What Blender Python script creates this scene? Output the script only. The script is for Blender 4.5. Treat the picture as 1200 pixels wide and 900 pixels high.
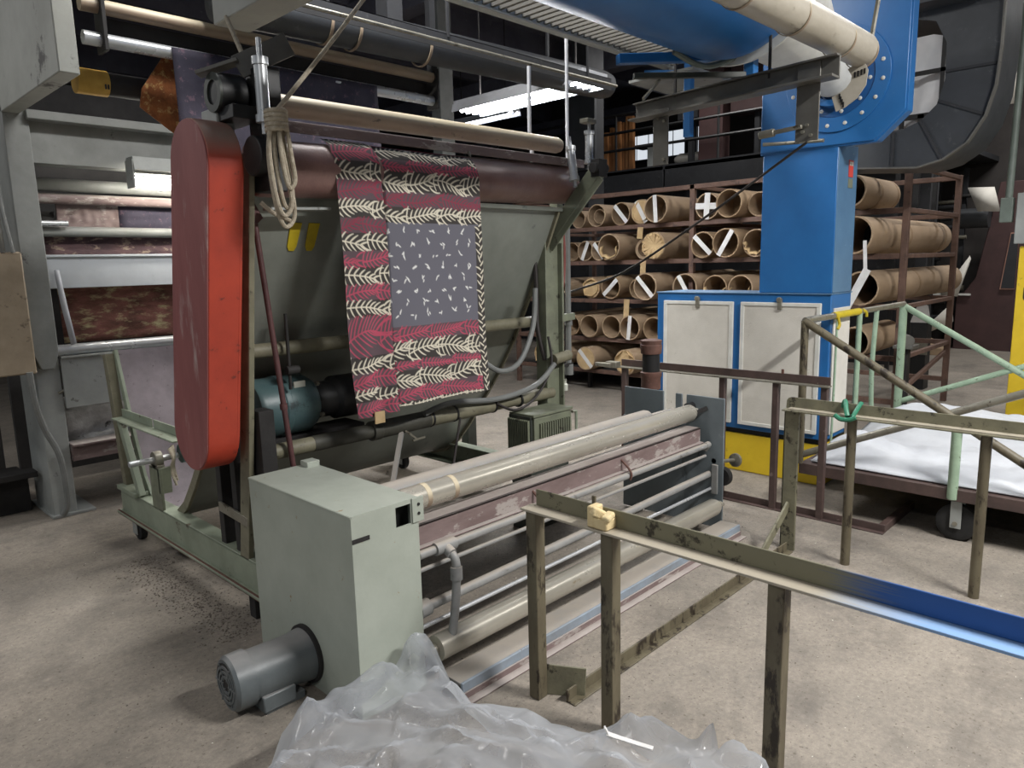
import bpy, math, random
import numpy as np
from mathutils import Vector, Matrix, geometry, noise as mnoise

for o in list(bpy.data.objects):
    bpy.data.objects.remove(o)
SC = bpy.context.scene
COL = SC.collection
random.seed(7)
PI = math.pi


def rad(a):
    return math.radians(a)


# ------------------------------------------------------------------ camera
cam_data = bpy.data.cameras.new('camera')
cam_data.sensor_fit = 'HORIZONTAL'
cam_data.sensor_width = 36.0
cam_data.lens = 849.0 / 1200.0 * 36.0
cam_data.clip_start = 0.05
cam = bpy.data.objects.new('camera', cam_data)
COL.objects.link(cam)
_p, _y, _r = rad(9.42), rad(44.25), rad(-1.39)
_F = Vector((math.cos(_y) * math.cos(_p), math.sin(_y) * math.cos(_p), -math.sin(_p)))
_R = Vector((math.sin(_y), -math.cos(_y), 0))
_U = _R.cross(_F)
_R2 = _R * math.cos(_r) + _U * math.sin(_r)
_U2 = _R2.cross(_F)
cam.matrix_world = Matrix(((_R2.x, _U2.x, -_F.x, 0), (_R2.y, _U2.y, -_F.y, 0), (_R2.z, _U2.z, -_F.z, 1.6), (0, 0, 0, 1)))
SC.camera = cam

# ------------------------------------------------------------------ world, exposure
w = bpy.data.worlds.new('world')
SC.world = w
w.use_nodes = True
w.node_tree.nodes['Background'].inputs[0].default_value = (0.80, 0.90, 1.0, 1)
w.node_tree.nodes['Background'].inputs[1].default_value = 0.22
SC.view_settings.view_transform = 'Standard'
SC.view_settings.look = 'None'
SC.view_settings.gamma = 1.0
SC.view_settings.use_curve_mapping = False
SC.view_settings.exposure = 0.32


# ------------------------------------------------------------------ hall lamps and added fill lights
def area_lamp(x, y, z, sx, sy, watts, col=(1.0, 0.985, 0.96)):
    l = bpy.data.lights.new('lamp_or_fill', 'AREA')
    l.shape = 'RECTANGLE'
    l.size, l.size_y = sx, sy
    l.energy = watts
    l.color = col
    o = bpy.data.objects.new('lamp_or_fill', l)
    o.location = (x, y, z)
    COL.objects.link(o)
    return o


# hanging fixture and key follow real light; the others are unseen, added fill
# (x, y, z, size in x, size in y, watts)
LAMPS_AND_FILL = [(3.1, -1.5, 4.0, 1.5, 0.25, 330), (-1.9, -0.4, 4.0, 0.3, 1.5, 45), (-1.7, 4.2, 4.0, 0.3, 1.5, 35), (7.4, -1.5, 4.0, 1.5, 0.3, 70), (-0.8, 7.4, 4.0, 0.3, 1.5, 45),
         (4.88, 4.5, 2.98, 0.3, 1.5, 55), (2.4, 3.25, 4.2, 1.5, 0.3, 80), (6.0, 2.9, 4.4, 0.3, 1.5, 22), (8.2, 1.7, 5.1, 0.3, 1.5, 60), (12.6, 1.4, 5.0, 0.3, 1.5, 110), (10.5, 6.0, 5.0, 0.3, 1.5, 50)]  # first is the fixture in view; the rest are added to brighten what stands near
for (x, y, z, sx, sy, wt) in LAMPS_AND_FILL:
    area_lamp(x, y, z - 0.02, sx, sy, wt)
    up = area_lamp(x, y, z + 0.16, sx, sy, wt * 0.3)  # upward light added to brighten the ceiling for ambient fill
    up.rotation_euler = (PI, 0, 0)


# ------------------------------------------------------------------ materials
def lin(c):
    return c / 12.92 if c <= 0.04045 else ((c + 0.055) / 1.055) ** 2.4


def rgb(h):
    h = h.lstrip('#')
    return tuple(lin(int(h[i:i + 2], 16) / 255.0) for i in (0, 2, 4)) + (1,)


MATS = {}


def mat(name, c, c2=None, scale=5.0, rough=0.6, metal=0.0, bump=0.0, bscale=60.0, spot=None, amt=0.35,
        sscale=9.0, stretch=(1, 1, 1), spec=0.5, rvar=0.1, soft=0.06, dust=None, dlo=0.3, dhi=0.9):
    m = bpy.data.materials.new(name)
    m.use_nodes = True
    nt = m.node_tree
    N, L = nt.nodes, nt.links
    b = N['Principled BSDF']
    tc = N.new('ShaderNodeTexCoord')
    mp = N.new('ShaderNodeMapping')
    mp.inputs['Scale'].default_value = stretch
    L.new(tc.outputs['Object'], mp.inputs[0])
    b.inputs['Metallic'].default_value = metal
    b.inputs['Specular IOR Level'].default_value = spec
    c1 = rgb(c)
    out = None
    n1 = N.new('ShaderNodeTexNoise')
    n1.inputs['Scale'].default_value = scale
    n1.inputs['Detail'].default_value = 6
    n1.inputs['Roughness'].default_value = 0.65
    L.new(mp.outputs[0], n1.inputs['Vector'])
    if c2:
        r = N.new('ShaderNodeValToRGB')
        r.color_ramp.elements[0].position = 0.36
        r.color_ramp.elements[1].position = 0.66
        r.color_ramp.elements[0].color = c1
        r.color_ramp.elements[1].color = rgb(c2)
        L.new(n1.outputs['Fac'], r.inputs[0])
        out = r.outputs[0]
    if spot:
        n2 = N.new('ShaderNodeTexNoise')
        n2.inputs['Scale'].default_value = sscale
        n2.inputs['Detail'].default_value = 8
        n2.inputs['Roughness'].default_value = 0.7
        L.new(mp.outputs[0], n2.inputs['Vector'])
        r2 = N.new('ShaderNodeValToRGB')
        th = 0.675 - 0.36 * amt
        r2.color_ramp.elements[0].position = th
        r2.color_ramp.elements[1].position = th + soft
        L.new(n2.outputs['Fac'], r2.inputs[0])
        mx = N.new('ShaderNodeMix')
        mx.data_type = 'RGBA'
        L.new(r2.outputs[0], mx.inputs[0])
        if out:
            L.new(out, mx.inputs[6])
        else:
            mx.inputs[6].default_value = c1
        mx.inputs[7].default_value = rgb(spot)
        out = mx.outputs[2]
    if dust:
        ge = N.new('ShaderNodeNewGeometry')
        sz = N.new('ShaderNodeSeparateXYZ')
        L.new(ge.outputs['Normal'], sz.inputs[0])
        d1 = N.new('ShaderNodeMapRange')
        d1.inputs[1].default_value = dlo
        d1.inputs[2].default_value = dhi
        L.new(sz.outputs[2], d1.inputs[0])
        d2 = N.new('ShaderNodeMath')
        d2.operation = 'MULTIPLY'
        L.new(d1.outputs[0], d2.inputs[0])
        d3 = N.new('ShaderNodeMapRange')
        d3.inputs[1].default_value = 0.25
        d3.inputs[2].default_value = 0.55
        d3.inputs[3].default_value = 0.45
        L.new(n1.outputs['Fac'], d3.inputs[0])
        L.new(d3.outputs[0], d2.inputs[1])
        mxd = N.new('ShaderNodeMix')
        mxd.data_type = 'RGBA'
        L.new(d2.outputs[0], mxd.inputs[0])
        if out:
            L.new(out, mxd.inputs[6])
        else:
            mxd.inputs[6].default_value = c1
        mxd.inputs[7].default_value = rgb(dust)
        out = mxd.outputs[2]
    if out:
        L.new(out, b.inputs['Base Color'])
    else:
        b.inputs['Base Color'].default_value = c1
    rr = N.new('ShaderNodeMapRange')
    rr.inputs[3].default_value = max(0.03, rough - rvar)
    rr.inputs[4].default_value = min(1, rough + rvar)
    L.new(n1.outputs['Fac'], rr.inputs[0])
    L.new(rr.outputs[0], b.inputs['Roughness'])
    if bump > 0:
        n3 = N.new('ShaderNodeTexNoise')
        n3.inputs['Scale'].default_value = bscale
        n3.inputs['Detail'].default_value = 5
        L.new(mp.outputs[0], n3.inputs['Vector'])
        bp = N.new('ShaderNodeBump')
        bp.inputs['Strength'].default_value = bump
        bp.inputs['Distance'].default_value = 0.01
        L.new(n3.outputs['Fac'], bp.inputs['Height'])
        L.new(bp.outputs[0], b.inputs['Normal'])
    MATS[name] = m
    return m


def emit(name, col, s):
    m = bpy.data.materials.new(name)
    m.use_nodes = True
    b = m.node_tree.nodes['Principled BSDF']
    b.inputs['Base Color'].default_value = rgb(col)
    b.inputs['Emission Color'].default_value = rgb(col)
    b.inputs['Emission Strength'].default_value = s
    MATS[name] = m
    return m


m_sage = mat('sage_paint', '#A9AFA4', '#9CA297', 3, 0.5, spot='#8A7450', amt=0.07, sscale=14, bump=0.04)
m_green = mat('olive_green_paint', '#7A7F6B', '#66695A', 7, 0.55, spot='#3C3A30', amt=0.22, bump=0.08)
m_lgreen = mat('pale_green_paint', '#8E9684', '#7C8473', 5, 0.6, spot='#544A3C', amt=0.16, bump=0.06)
m_dgreen = mat('dark_green_metal', '#3A3E38', '#2E322E', 4, 0.5, spot='#4E4E46', amt=0.2, bump=0.05)
m_scray = mat('dark_scray_steel', '#8A8E86', '#777B74', 2.2, 0.4, metal=0.15, spot='#5E6160', amt=0.12, sscale=4, bump=0.03)
m_purple = mat('purple_grey_sheet', '#8A8085', '#776D72', 6, 0.65, spot='#4E4445', amt=0.14, sscale=30, bump=0.05)
m_redface = mat('dusty_shaded_red_paint', '#8F5553', '#7E4847', 3, 0.62, spot='#B5A5A0', amt=0.33, sscale=4.5, stretch=(1, 2.2, 0.5), bump=0.04, soft=0.2)  # dull dusty paint; its darker tone than the band also holds some shade
m_redband = mat('bright_red_paint', '#B8442F', '#A23A2A', 4, 0.45, spot='#5E2A24', amt=0.16, sscale=16, bump=0.04, dust='#8F7F74', dlo=0.02, dhi=0.5)
m_maroon = mat('maroon_rubber', '#8F706A', '#7C5E5A', 8, 0.34, bump=0.12, bscale=140, spot='#9C847E', amt=0.1, sscale=4, dust='#B09A95', dlo=0.2, dhi=1.0)  # paler mauve towards upward faces
m_maroonsteel = mat('maroon_steel', '#7F6E6C', '#6B5A58', 9, 0.6, spot='#9E9691', amt=0.38, sscale=16, stretch=(0.4, 1, 1), bump=0.1, dust='#A89F99', dlo=0.4)
m_maroonrod = mat('maroon_rod_paint', '#5C3C3C', '#4A2F30', 20, 0.5, bump=0.05)
m_brass = mat('dusty_tan_pipe', '#95836F', '#827060', 6, 0.5, metal=0.0, spot='#4B4236', amt=0.13, sscale=18, stretch=(0.5, 1, 1), bump=0.05, dust='#C9BCA0', dlo=-0.2, dhi=0.4)
m_pipe = mat('olive_pipe_paint', '#7D7965', '#6C6856', 12, 0.55, spot='#4A4538', amt=0.2, sscale=20, bump=0.08)
m_darkpipe = mat('dark_pipe_wrap', '#44433C', '#38372F', 12, 0.6, bump=0.08)
m_chrome = mat('worn_steel_roller', '#BDB8AC', '#A39E92', 3, 0.28, metal=0.4, spot='#8A7C62', amt=0.1, sscale=10, stretch=(0.5, 1, 1), bump=0.02)
m_silver = mat('bright_aluminium', '#C9CBCC', '#B5B8BB', 5, 0.28, metal=0.45)
m_greybar = mat('grey_painted_pipe', '#8F8F8D', '#7C7C7B', 9, 0.5, spot='#5E5A56', amt=0.2, bump=0.04, dust='#A49C92', dlo=0.5)
m_plate = mat('blue_grey_plate', '#6E777B', '#626B70', 4, 0.5, spot='#83898B', amt=0.12, bump=0.04)
m_motor = mat('grey_motor_enamel', '#646A6C', '#565C5E', 6, 0.4, spot='#3C403F', amt=0.15, sscale=8, bump=0.04, dust='#858584', dlo=0.6)
m_teal = mat('teal_motor_enamel', '#4C6465', '#40565A', 6, 0.42, spot='#2E3A3C', amt=0.15, bump=0.05)
m_black = mat('black_metal', '#1C1C1D', '#141415', 8, 0.5, bump=0.05)
m_dark = mat('dark_matt', '#2A2827', '#1E1C1C', 6, 0.75, bump=0.1)  # near-black matt tone for dark parts and the backing sheets
m_rubber = mat('black_rubber', '#262626', '#1b1b1b', 8, 0.8, bump=0.05)
m_olive = mat('worn_olive_rail', '#77745F', '#646150', 9, 0.55, spot='#2F2A20', amt=0.3, sscale=13, bump=0.12)
m_olivedust = mat('dusty_rail_flange', '#A49C8C', '#8E8777', 9, 0.6, spot='#5B5140', amt=0.2, sscale=18, bump=0.08)
m_post = mat('rusty_olive_post', '#665F4C', '#544C3C', 12, 0.55, spot='#2A2218', amt=0.38, sscale=14, stretch=(1, 1, 0.35), bump=0.12)
m_brownrail = mat('brown_steel_rail', '#51413D', '#3F3330', 9, 0.5, spot='#776862', amt=0.14, sscale=16, bump=0.08)
m_mint = mat('mint_green_paint', '#96AC94', '#869C85', 12, 0.55, spot='#555B48', amt=0.22, sscale=25, bump=0.08)
m_bare = mat('bare_steel_tube', '#8F8C80', '#7A766A', 10, 0.4, metal=0.5, spot='#4C453A', amt=0.25, sscale=16, bump=0.05)
m_rust = mat('rusty_iron', '#6A4A40', '#553C34', 14, 0.7, spot='#86665A', amt=0.22, bump=0.2)
m_rack = mat('rack_red_oxide', '#6B5246', '#58433A', 10, 0.65, spot='#463630', amt=0.25, bump=0.08)
m_card = mat('cardboard', '#A38C72', '#927C63', 4, 0.85, spot='#7C654A', amt=0.1, sscale=6, stretch=(0.4, 1, 1), bump=0.05)
m_card2 = mat('darker_cardboard', '#9B8468', '#876F55', 4, 0.85, spot='#6E5941', amt=0.15, stretch=(0.4, 1, 1), bump=0.06)
m_cardin = mat('cardboard_inside', '#8F775B', '#7B6449', 5, 0.9)
m_paper = mat('kraft_paper', '#BFA57C', '#AC9068', 10, 0.85, bump=0.3, bscale=25)
m_tape = mat('white_tape', '#D9D8D6', '#C9C8C6', 10, 0.5)
m_blue = mat('blue_enamel', '#2668A6', '#205E9A', 2, 0.35, spot='#4C7BA8', amt=0.06, sscale=20)
m_bluesteel = mat('pale_blue_side', '#547898', '#4A6C8C', 3, 0.4, spot='#8AA0B2', amt=0.1, sscale=20)
m_canvas = mat('grey_white_canvas', '#CFCBC2', '#C2BEB5', 4, 0.85, bump=0.15, bscale=120, spot='#A29D92', amt=0.06)
m_trim = mat('white_trim', '#D6D6D0', '#C6C6C0', 8, 0.5)
m_yellow = mat('safety_yellow', '#E0C02C', '#D2B124', 4, 0.5, spot='#9C8434', amt=0.12, sscale=18)
m_white = mat('white_fabric', '#BFC2C7', '#B2B5BB', 3, 0.85, bump=0.1, bscale=90)
m_foamwrap = mat('cream_pipe_wrap', '#B7B1A4', '#A29B8D', 5, 0.42, spot='#857D70', amt=0.14, sscale=9, stretch=(0.5, 1, 1), bump=0.14, bscale=35)
m_channel = mat('grey_primer_channel', '#6A6862', '#5B5954', 6, 0.5, metal=0.2, bump=0.05)
m_ltgrey = mat('light_grey_machine', '#9DA09D', '#8D908D', 4, 0.55, spot='#5A5754', amt=0.1, sscale=7, bump=0.05)
m_midgrey = mat('mid_grey_machine', '#858784', '#757774', 4, 0.5, spot='#4F4D4B', amt=0.1, bump=0.05)
m_beamgrey = mat('stained_grey_beam', '#9C9D96', '#8E8F88', 3, 0.6, spot='#33302D', amt=0.2, sscale=3.2, bump=0.05)
m_panelwhite = mat('blue_white_enamel', '#C2C7CC', '#B4B9BE', 3, 0.4, spot='#8C8F90', amt=0.08)
m_beige = mat('beige_box', '#A2937E', '#8E806C', 5, 0.6, spot='#66594A', amt=0.18, bump=0.04)
m_rope = mat('cotton_rope', '#B5AB98', '#978C7A', 40, 0.9, bump=0.5, bscale=160)
m_hose = mat('grey_hose', '#7A7C7A', '#6C6E6C', 8, 0.5)
m_cable = mat('dark_cable', '#2A2523', None, 8, 0.6)
m_redhose = mat('dull_red_hose', '#7A3A34', None, 8, 0.5)
m_orange = mat('orange_brown_panel', '#9A6B42', '#87582F', 5, 0.7, stretch=(3, 3, 0.2))
m_duct = mat('dark_galvanised_duct', '#45474A', '#393B3D', 2.5, 0.5, metal=0.3, spot='#505253', amt=0.2)
m_night = mat('dark_background_paint', '#2C2D30', '#222326', 3, 0.7, spot='#3A3A3C', amt=0.2)
m_nightrust = mat('dark_maroon_paint', '#47302F', '#3A2726', 3, 0.65)
m_ceil = mat('ceiling_purple_grey', '#6B6A74', '#575660', 1.5, 0.9, spot='#7A7980', amt=0.15, bump=0.1, bscale=8)  # purple grey, lightened so the uplit ceiling returns more ambient light
m_wall = mat('dark_brick_wall', '#3A3634', '#2F2B2A', 2, 0.9, bump=0.2, bscale=18)
m_foam = mat('yellowed_foam', '#D9C79C', '#C9B386', 14, 0.9, bump=0.4, bscale=60)
m_greentape = mat('green_tape', '#2F7A5E', '#276B52', 12, 0.5)
m_rug = mat('orange_rug', '#A8663A', '#7A4A2C', 18, 0.9, spot='#C9A066', amt=0.35, sscale=22, bump=0.3, bscale=90)
m_carpet = mat('patterned_carpet', '#8A5A50', '#55392E', 9, 0.9, spot='#B8AE84', amt=0.44, sscale=11, stretch=(0.6, 1, 1.6), bump=0.3, bscale=120, soft=0.16)
m_carpet2 = mat('dark_carpet', '#5A4446', '#3E3036', 8, 0.9, spot='#8A7A6C', amt=0.38, sscale=15, stretch=(0.6, 1, 1.6), bump=0.3)
m_navy = mat('navy_cloth', '#3B3644', '#302E3C', 6, 0.85, spot='#5E4A56', amt=0.28, sscale=26, bump=0.1)
m_foil = mat('crinkled_foil', '#D4D5D5', '#A9AAAA', 9, 0.35, metal=0.1, spot='#33312C', amt=0.28, sscale=5, bump=0.6, bscale=22)
m_fixture = mat('fixture_enamel', '#C9CBD0', '#B9BBC0', 6, 0.4)
m_lint = mat('grey_lint', '#6B6259', '#4C453F', 30, 0.95, bump=0.4)
m_label = mat('paper_label', '#C9CBBF', '#B9BBB0', 15, 0.6)
m_redlabel = mat('red_label', '#C6463F', '#B33C36', 10, 0.5)
m_tagcard = mat('tag_card', '#B79F78', '#A68E68', 15, 0.8)
m_yelcloth = mat('yellow_tape', '#C9B21F', '#B39E1C', 12, 0.6)
m_conduit = mat('grey_green_conduit', '#707A72', '#626B64', 8, 0.5)
e_tube = emit('lit_fluorescent_tube', '#F2F6FF', 9.0)
e_window = emit('daylit_pane', '#C9CFD6', 0.9)

# wooden-grey concrete floor
def floor_mat():
    m = bpy.data.materials.new('worn_concrete')
    m.use_nodes = True
    nt = m.node_tree
    N, L = nt.nodes, nt.links
    b = N['Principled BSDF']
    tc = N.new('ShaderNodeTexCoord')

    def noise(sc, det=6, ro=0.6, st=None):
        n = N.new('ShaderNodeTexNoise')
        n.inputs['Scale'].default_value = sc
        n.inputs['Detail'].default_value = det
        n.inputs['Roughness'].default_value = ro
        if st:
            mp = N.new('ShaderNodeMapping')
            mp.inputs['Scale'].default_value = st
            L.new(tc.outputs['Object'], mp.inputs[0])
            L.new(mp.outputs[0], n.inputs['Vector'])
        else:
            L.new(tc.outputs['Object'], n.inputs['Vector'])
        return n

    def ramp(n, a, bb, ca, cb):
        r = N.new('ShaderNodeValToRGB')
        r.color_ramp.elements[0].position = a
        r.color_ramp.elements[1].position = bb
        r.color_ramp.elements[0].color = ca
        r.color_ramp.elements[1].color = cb
        L.new(n.outputs['Fac'], r.inputs[0])
        return r

    def mix(f, a, c):
        x = N.new('ShaderNodeMix')
        x.data_type = 'RGBA'
        L.new(f, x.inputs[0])
        for s, i in ((a, 6), (c, 7)):
            if isinstance(s, tuple):
                x.inputs[i].default_value = s
            else:
                L.new(s, x.inputs[i])
        return x.outputs[2]
    W, B = (1, 1, 1, 1), (0, 0, 0, 1)
    base = ramp(noise(0.9, 8, 0.7), 0.32, 0.7, rgb('#8A8379'), rgb('#A2988B'))
    big = ramp(noise(3.5, 8, 0.75), 0.45, 0.75, B, W)
    c = mix(big.outputs[0], base.outputs[0], rgb('#736E67'))
    dirt = ramp(noise(1.7, 10, 0.78), 0.5, 0.68, B, (0.7, 0.7, 0.7, 1))
    c = mix(dirt.outputs[0], c, rgb('#524D48'))
    sp = ramp(noise(62, 3, 0.55), 0.63, 0.67, B, (0.75, 0.75, 0.75, 1))
    c = mix(sp.outputs[0], c, rgb('#5A5148'))
    sp2 = ramp(noise(110, 2, 0.5), 0.70, 0.74, B, (0.7, 0.7, 0.7, 1))
    c = mix(sp2.outputs[0], c, rgb('#C4BCB0'))
    gr = ramp(noise(46, 7, 0.85), 0.40, 0.62, (0.5, 0.5, 0.5, 1), B)
    c = mix(gr.outputs[0], c, rgb('#645E58'))
    L.new(c, b.inputs['Base Color'])
    b.inputs['Roughness'].default_value = 0.72
    b.inputs['Specular IOR Level'].default_value = 0.35
    bp = N.new('ShaderNodeBump')
    bp.inputs['Strength'].default_value = 0.35
    bp.inputs['Distance'].default_value = 0.008
    L.new(noise(38, 8, 0.75).outputs['Fac'], bp.inputs['Height'])
    L.new(bp.outputs[0], b.inputs['Normal'])
    return m


def split_paint(name, axis, at, width, ca, cb, spot, amt):
    """two real paints meeting at a ragged line along an axis"""
    m = mat(name, ca, None, 9, 0.5, spot=spot, amt=amt, sscale=12, bump=0.08)
    nt = m.node_tree
    N, L = nt.nodes, nt.links
    b = N['Principled BSDF']
    src = b.inputs['Base Color'].links[0].from_socket
    tc = N.new('ShaderNodeTexCoord')
    sx = N.new('ShaderNodeSeparateXYZ')
    L.new(tc.outputs['Object'], sx.inputs[0])
    n = N.new('ShaderNodeTexNoise')
    n.inputs['Scale'].default_value = 14
    n.inputs['Detail'].default_value = 5
    ad = N.new('ShaderNodeMath')
    ad.operation = 'MULTIPLY_ADD'
    L.new(n.outputs['Fac'], ad.inputs[0])
    ad.inputs[1].default_value = 0.25
    L.new(sx.outputs[axis], ad.inputs[2])
    mr = N.new('ShaderNodeMapRange')
    mr.inputs[1].default_value = at + 0.125 - width
    mr.inputs[2].default_value = at + 0.125 + width
    mr.inputs[3].default_value = 1
    mr.inputs[4].default_value = 0
    L.new(ad.outputs[0], mr.inputs[0])
    mx = N.new('ShaderNodeMix')
    mx.data_type = 'RGBA'
    L.new(mr.outputs[0], mx.inputs[0])
    L.new(src, mx.inputs[6])
    mx.inputs[7].default_value = rgb(cb)
    L.new(mx.outputs[2], b.inputs['Base Color'])
    return m


m_floor = floor_mat()


def plastic_mat():
    m = bpy.data.materials.new('clear_polythene')
    m.use_nodes = True
    nt = m.node_tree
    N, L = nt.nodes, nt.links
    b = N['Principled BSDF']
    b.inputs['Base Color'].default_value = rgb('#C9CED6')
    b.inputs['Roughness'].default_value = 0.16
    b.inputs['Specular IOR Level'].default_value = 0.9
    tr = N.new('ShaderNodeBsdfTransparent')
    tl = N.new('ShaderNodeBsdfTranslucent')
    tl.inputs[0].default_value = rgb('#D9DDE0')
    m1 = N.new('ShaderNodeMixShader')
    m1.inputs[0].default_value = 0.35
    L.new(b.outputs[0], m1.inputs[1])
    L.new(tl.outputs[0], m1.inputs[2])
    lw = N.new('ShaderNodeLayerWeight')
    lw.inputs[0].default_value = 0.35
    mr = N.new('ShaderNodeMapRange')
    mr.inputs[3].default_value = 0.26
    mr.inputs[4].default_value = 0.80
    L.new(lw.outputs['Facing'], mr.inputs[0])
    m2 = N.new('ShaderNodeMixShader')
    L.new(mr.outputs[0], m2.inputs[0])
    L.new(tr.outputs[0], m2.inputs[1])
    L.new(m1.outputs[0], m2.inputs[2])
    L.new(m2.outputs[0], N['Material Output'].inputs['Surface'])
    return m


m_plastic = plastic_mat()

# ------------------------------------------------------------------ object helpers
OFF = {}


def thing(name, label, cat, loc, group=None):
    o = bpy.data.objects.new(name, None)
    o.empty_display_size = 0.1
    o.location = loc
    COL.objects.link(o)
    o['label'] = label
    o['category'] = cat
    if group:
        o['group'] = group
    OFF[o.name] = Vector(loc)
    return o


def tag(o, label, cat, group=None, kind=None):
    if label:
        o['label'] = label
    if cat:
        o['category'] = cat
    if group:
        o['group'] = group
    if kind:
        o['kind'] = kind
    return o


def place(o, parent):
    COL.objects.link(o)
    if parent is not None:
        o.parent = parent


class M:
    def __init__(s):
        s.v, s.f = [], []

    def add(s, vs, fs):
        k = len(s.v)
        s.v += [Vector(v) for v in vs]
        s.f += [tuple(i + k for i in f) for f in fs]
        return s

    def box(s, x0, x1, y0, y1, z0, z1):
        vs = [(x, y, z) for x in (x0, x1) for y in (y0, y1) for z in (z0, z1)]
        return s.add(vs, [(0, 1, 3, 2), (4, 6, 7, 5), (0, 4, 5, 1), (2, 3, 7, 6), (0, 2, 6, 4), (1, 5, 7, 3)])

    def beam(s, p0, p1, wd, ht, up=(0, 0, 1)):
        p0, p1 = Vector(p0), Vector(p1)
        d = (p1 - p0).normalized()
        u = Vector(up)
        if abs(d.dot(u)) > 0.99:
            u = Vector((0, 1, 0))
        a = d.cross(u).normalized()
        u = a.cross(d).normalized()
        vs = [p + a * (i * wd / 2) + u * (j * ht / 2) for p in (p0, p1) for i in (-1, 1) for j in (-1, 1)]
        return s.add(vs, [(0, 1, 3, 2), (4, 6, 7, 5), (0, 4, 5, 1), (2, 3, 7, 6), (0, 2, 6, 4), (1, 5, 7, 3)])

    def lathe(s, p0, d, prof, n=24, caps=True):
        """prof: (distance along d, radius)"""
        p0 = Vector(p0)
        d = Vector(d).normalized()
        a = d.orthogonal().normalized()
        b = d.cross(a)
        k = len(s.v)
        for (t, r) in prof:
            for i in range(n):
                th = 2 * PI * i / n
                s.v.append(p0 + d * t + (a * math.cos(th) + b * math.sin(th)) * r)
        for j in range(len(prof) - 1):
            for i in range(n):
                i2 = (i + 1) % n
                s.f.append((k + j * n + i, k + j * n + i2, k + (j + 1) * n + i2, k + (j + 1) * n + i))
        if caps:
            s.f.append(tuple(k + i for i in reversed(range(n))))
            e = k + (len(prof) - 1) * n
            s.f.append(tuple(e + i for i in range(n)))
        return s

    def cyl(s, p0, p1, r, n=20, r1=None):
        p0, p1 = Vector(p0), Vector(p1)
        return s.lathe(p0, p1 - p0, [(0, r), ((p1 - p0).length, r if r1 is None else r1)], n)

    def ring(s, p0, p1, ro, ri, n=28):
        p0, p1 = Vector(p0), Vector(p1)
        L = (p1 - p0).length
        return s.lathe(p0, p1 - p0, [(0, ri), (0, ro), (L, ro), (L, ri), (0, ri)], n, caps=False)

    def sweep(s, pts, r, n=8, smooth=True, closed=False):
        pts = [Vector(p) for p in pts]
        if smooth and len(pts) > 2:
            q = []
            m = len(pts)
            rng = range(m if closed else m - 1)
            for i in rng:
                if closed:
                    a, b, c, d = pts[(i - 1) % m], pts[i], pts[(i + 1) % m], pts[(i + 2) % m]
                else:
                    a, b, c, d = pts[max(i - 1, 0)], pts[i], pts[i + 1], pts[min(i + 2, m - 1)]
                for k in range(6):
                    t = k / 6
                    q.append(0.5 * ((2 * b) + (c - a) * t + (2 * a - 5 * b + 4 * c - d) * t * t + (3 * b - a - 3 * c + d) * t ** 3))
            if not closed:
                q.append(pts[-1])
            pts = q
        k = len(s.v)
        m = len(pts)
        nrm = None
        for i, p in enumerate(pts):
            if closed:
                d = (pts[(i + 1) % m] - pts[i - 1]).normalized()
            else:
                d = (pts[min(i + 1, m - 1)] - pts[max(i - 1, 0)]).normalized()
            if nrm is None:
                nrm = d.orthogonal().normalized()
            nrm = (nrm - d * nrm.dot(d)).normalized()
            b = d.cross(nrm)
            for j in range(n):
                th = 2 * PI * j / n
                s.v.append(p + (nrm * math.cos(th) + b * math.sin(th)) * r)
        for i in range(m if closed else m - 1):
            i2 = (i + 1) % m
            for j in range(n):
                j2 = (j + 1) % n
                s.f.append((k + i * n + j, k + i * n + j2, k + i2 * n + j2, k + i2 * n + j))
        if not closed:
            s.f.append(tuple(k + j for j in reversed(range(n))))
            s.f.append(tuple(k + (m - 1) * n + j for j in range(n)))
        return s

    def prism(s, poly, axis, a, b):
        """extrude a 2-D polygon; axis x: poly is (y,z); axis y: (x,z); axis z: (x,y)"""
        def P(u, v, t):
            return {'x': (t, u, v), 'y': (u, t, v), 'z': (u, v, t)}[axis]
        n = len(poly)
        vs = [P(u, v, a) for u, v in poly] + [P(u, v, b) for u, v in poly]
        fs = [tuple(reversed(range(n))), tuple(range(n, 2 * n))]
        for i in range(n):
            j = (i + 1) % n
            fs.append((i, j, n + j, n + i))
        return s.add(vs, fs)

    def sheet(s, prof, x0, x1, th, nx=1):
        """thin bent sheet: profile in (y,z), extruded in x, thickness th"""
        pr = [Vector((p[0], p[1])) for p in prof]
        n = len(pr)
        nr = []
        for i in range(n):
            d = (pr[min(i + 1, n - 1)] - pr[max(i - 1, 0)]).normalized()
            nr.append(Vector((-d.y, d.x)))
        loop = [p + q * th / 2 for p, q in zip(pr, nr)] + [p - q * th / 2 for p, q in reversed(list(zip(pr, nr)))]
        k = len(loop)
        vs = [(x0, p.x, p.y) for p in loop] + [(x1, p.x, p.y) for p in loop]
        fs = [(i, (i + 1) % k, k + (i + 1) % k, k + i) for i in range(k)]
        for i in range(n - 1):
            fs.append((i, 2 * n - 1 - i, 2 * n - 2 - i, i + 1))
            fs.append((k + i, k + i + 1, k + 2 * n - 2 - i, k + 2 * n - 1 - i))
        return s.add(vs, fs)

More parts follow.
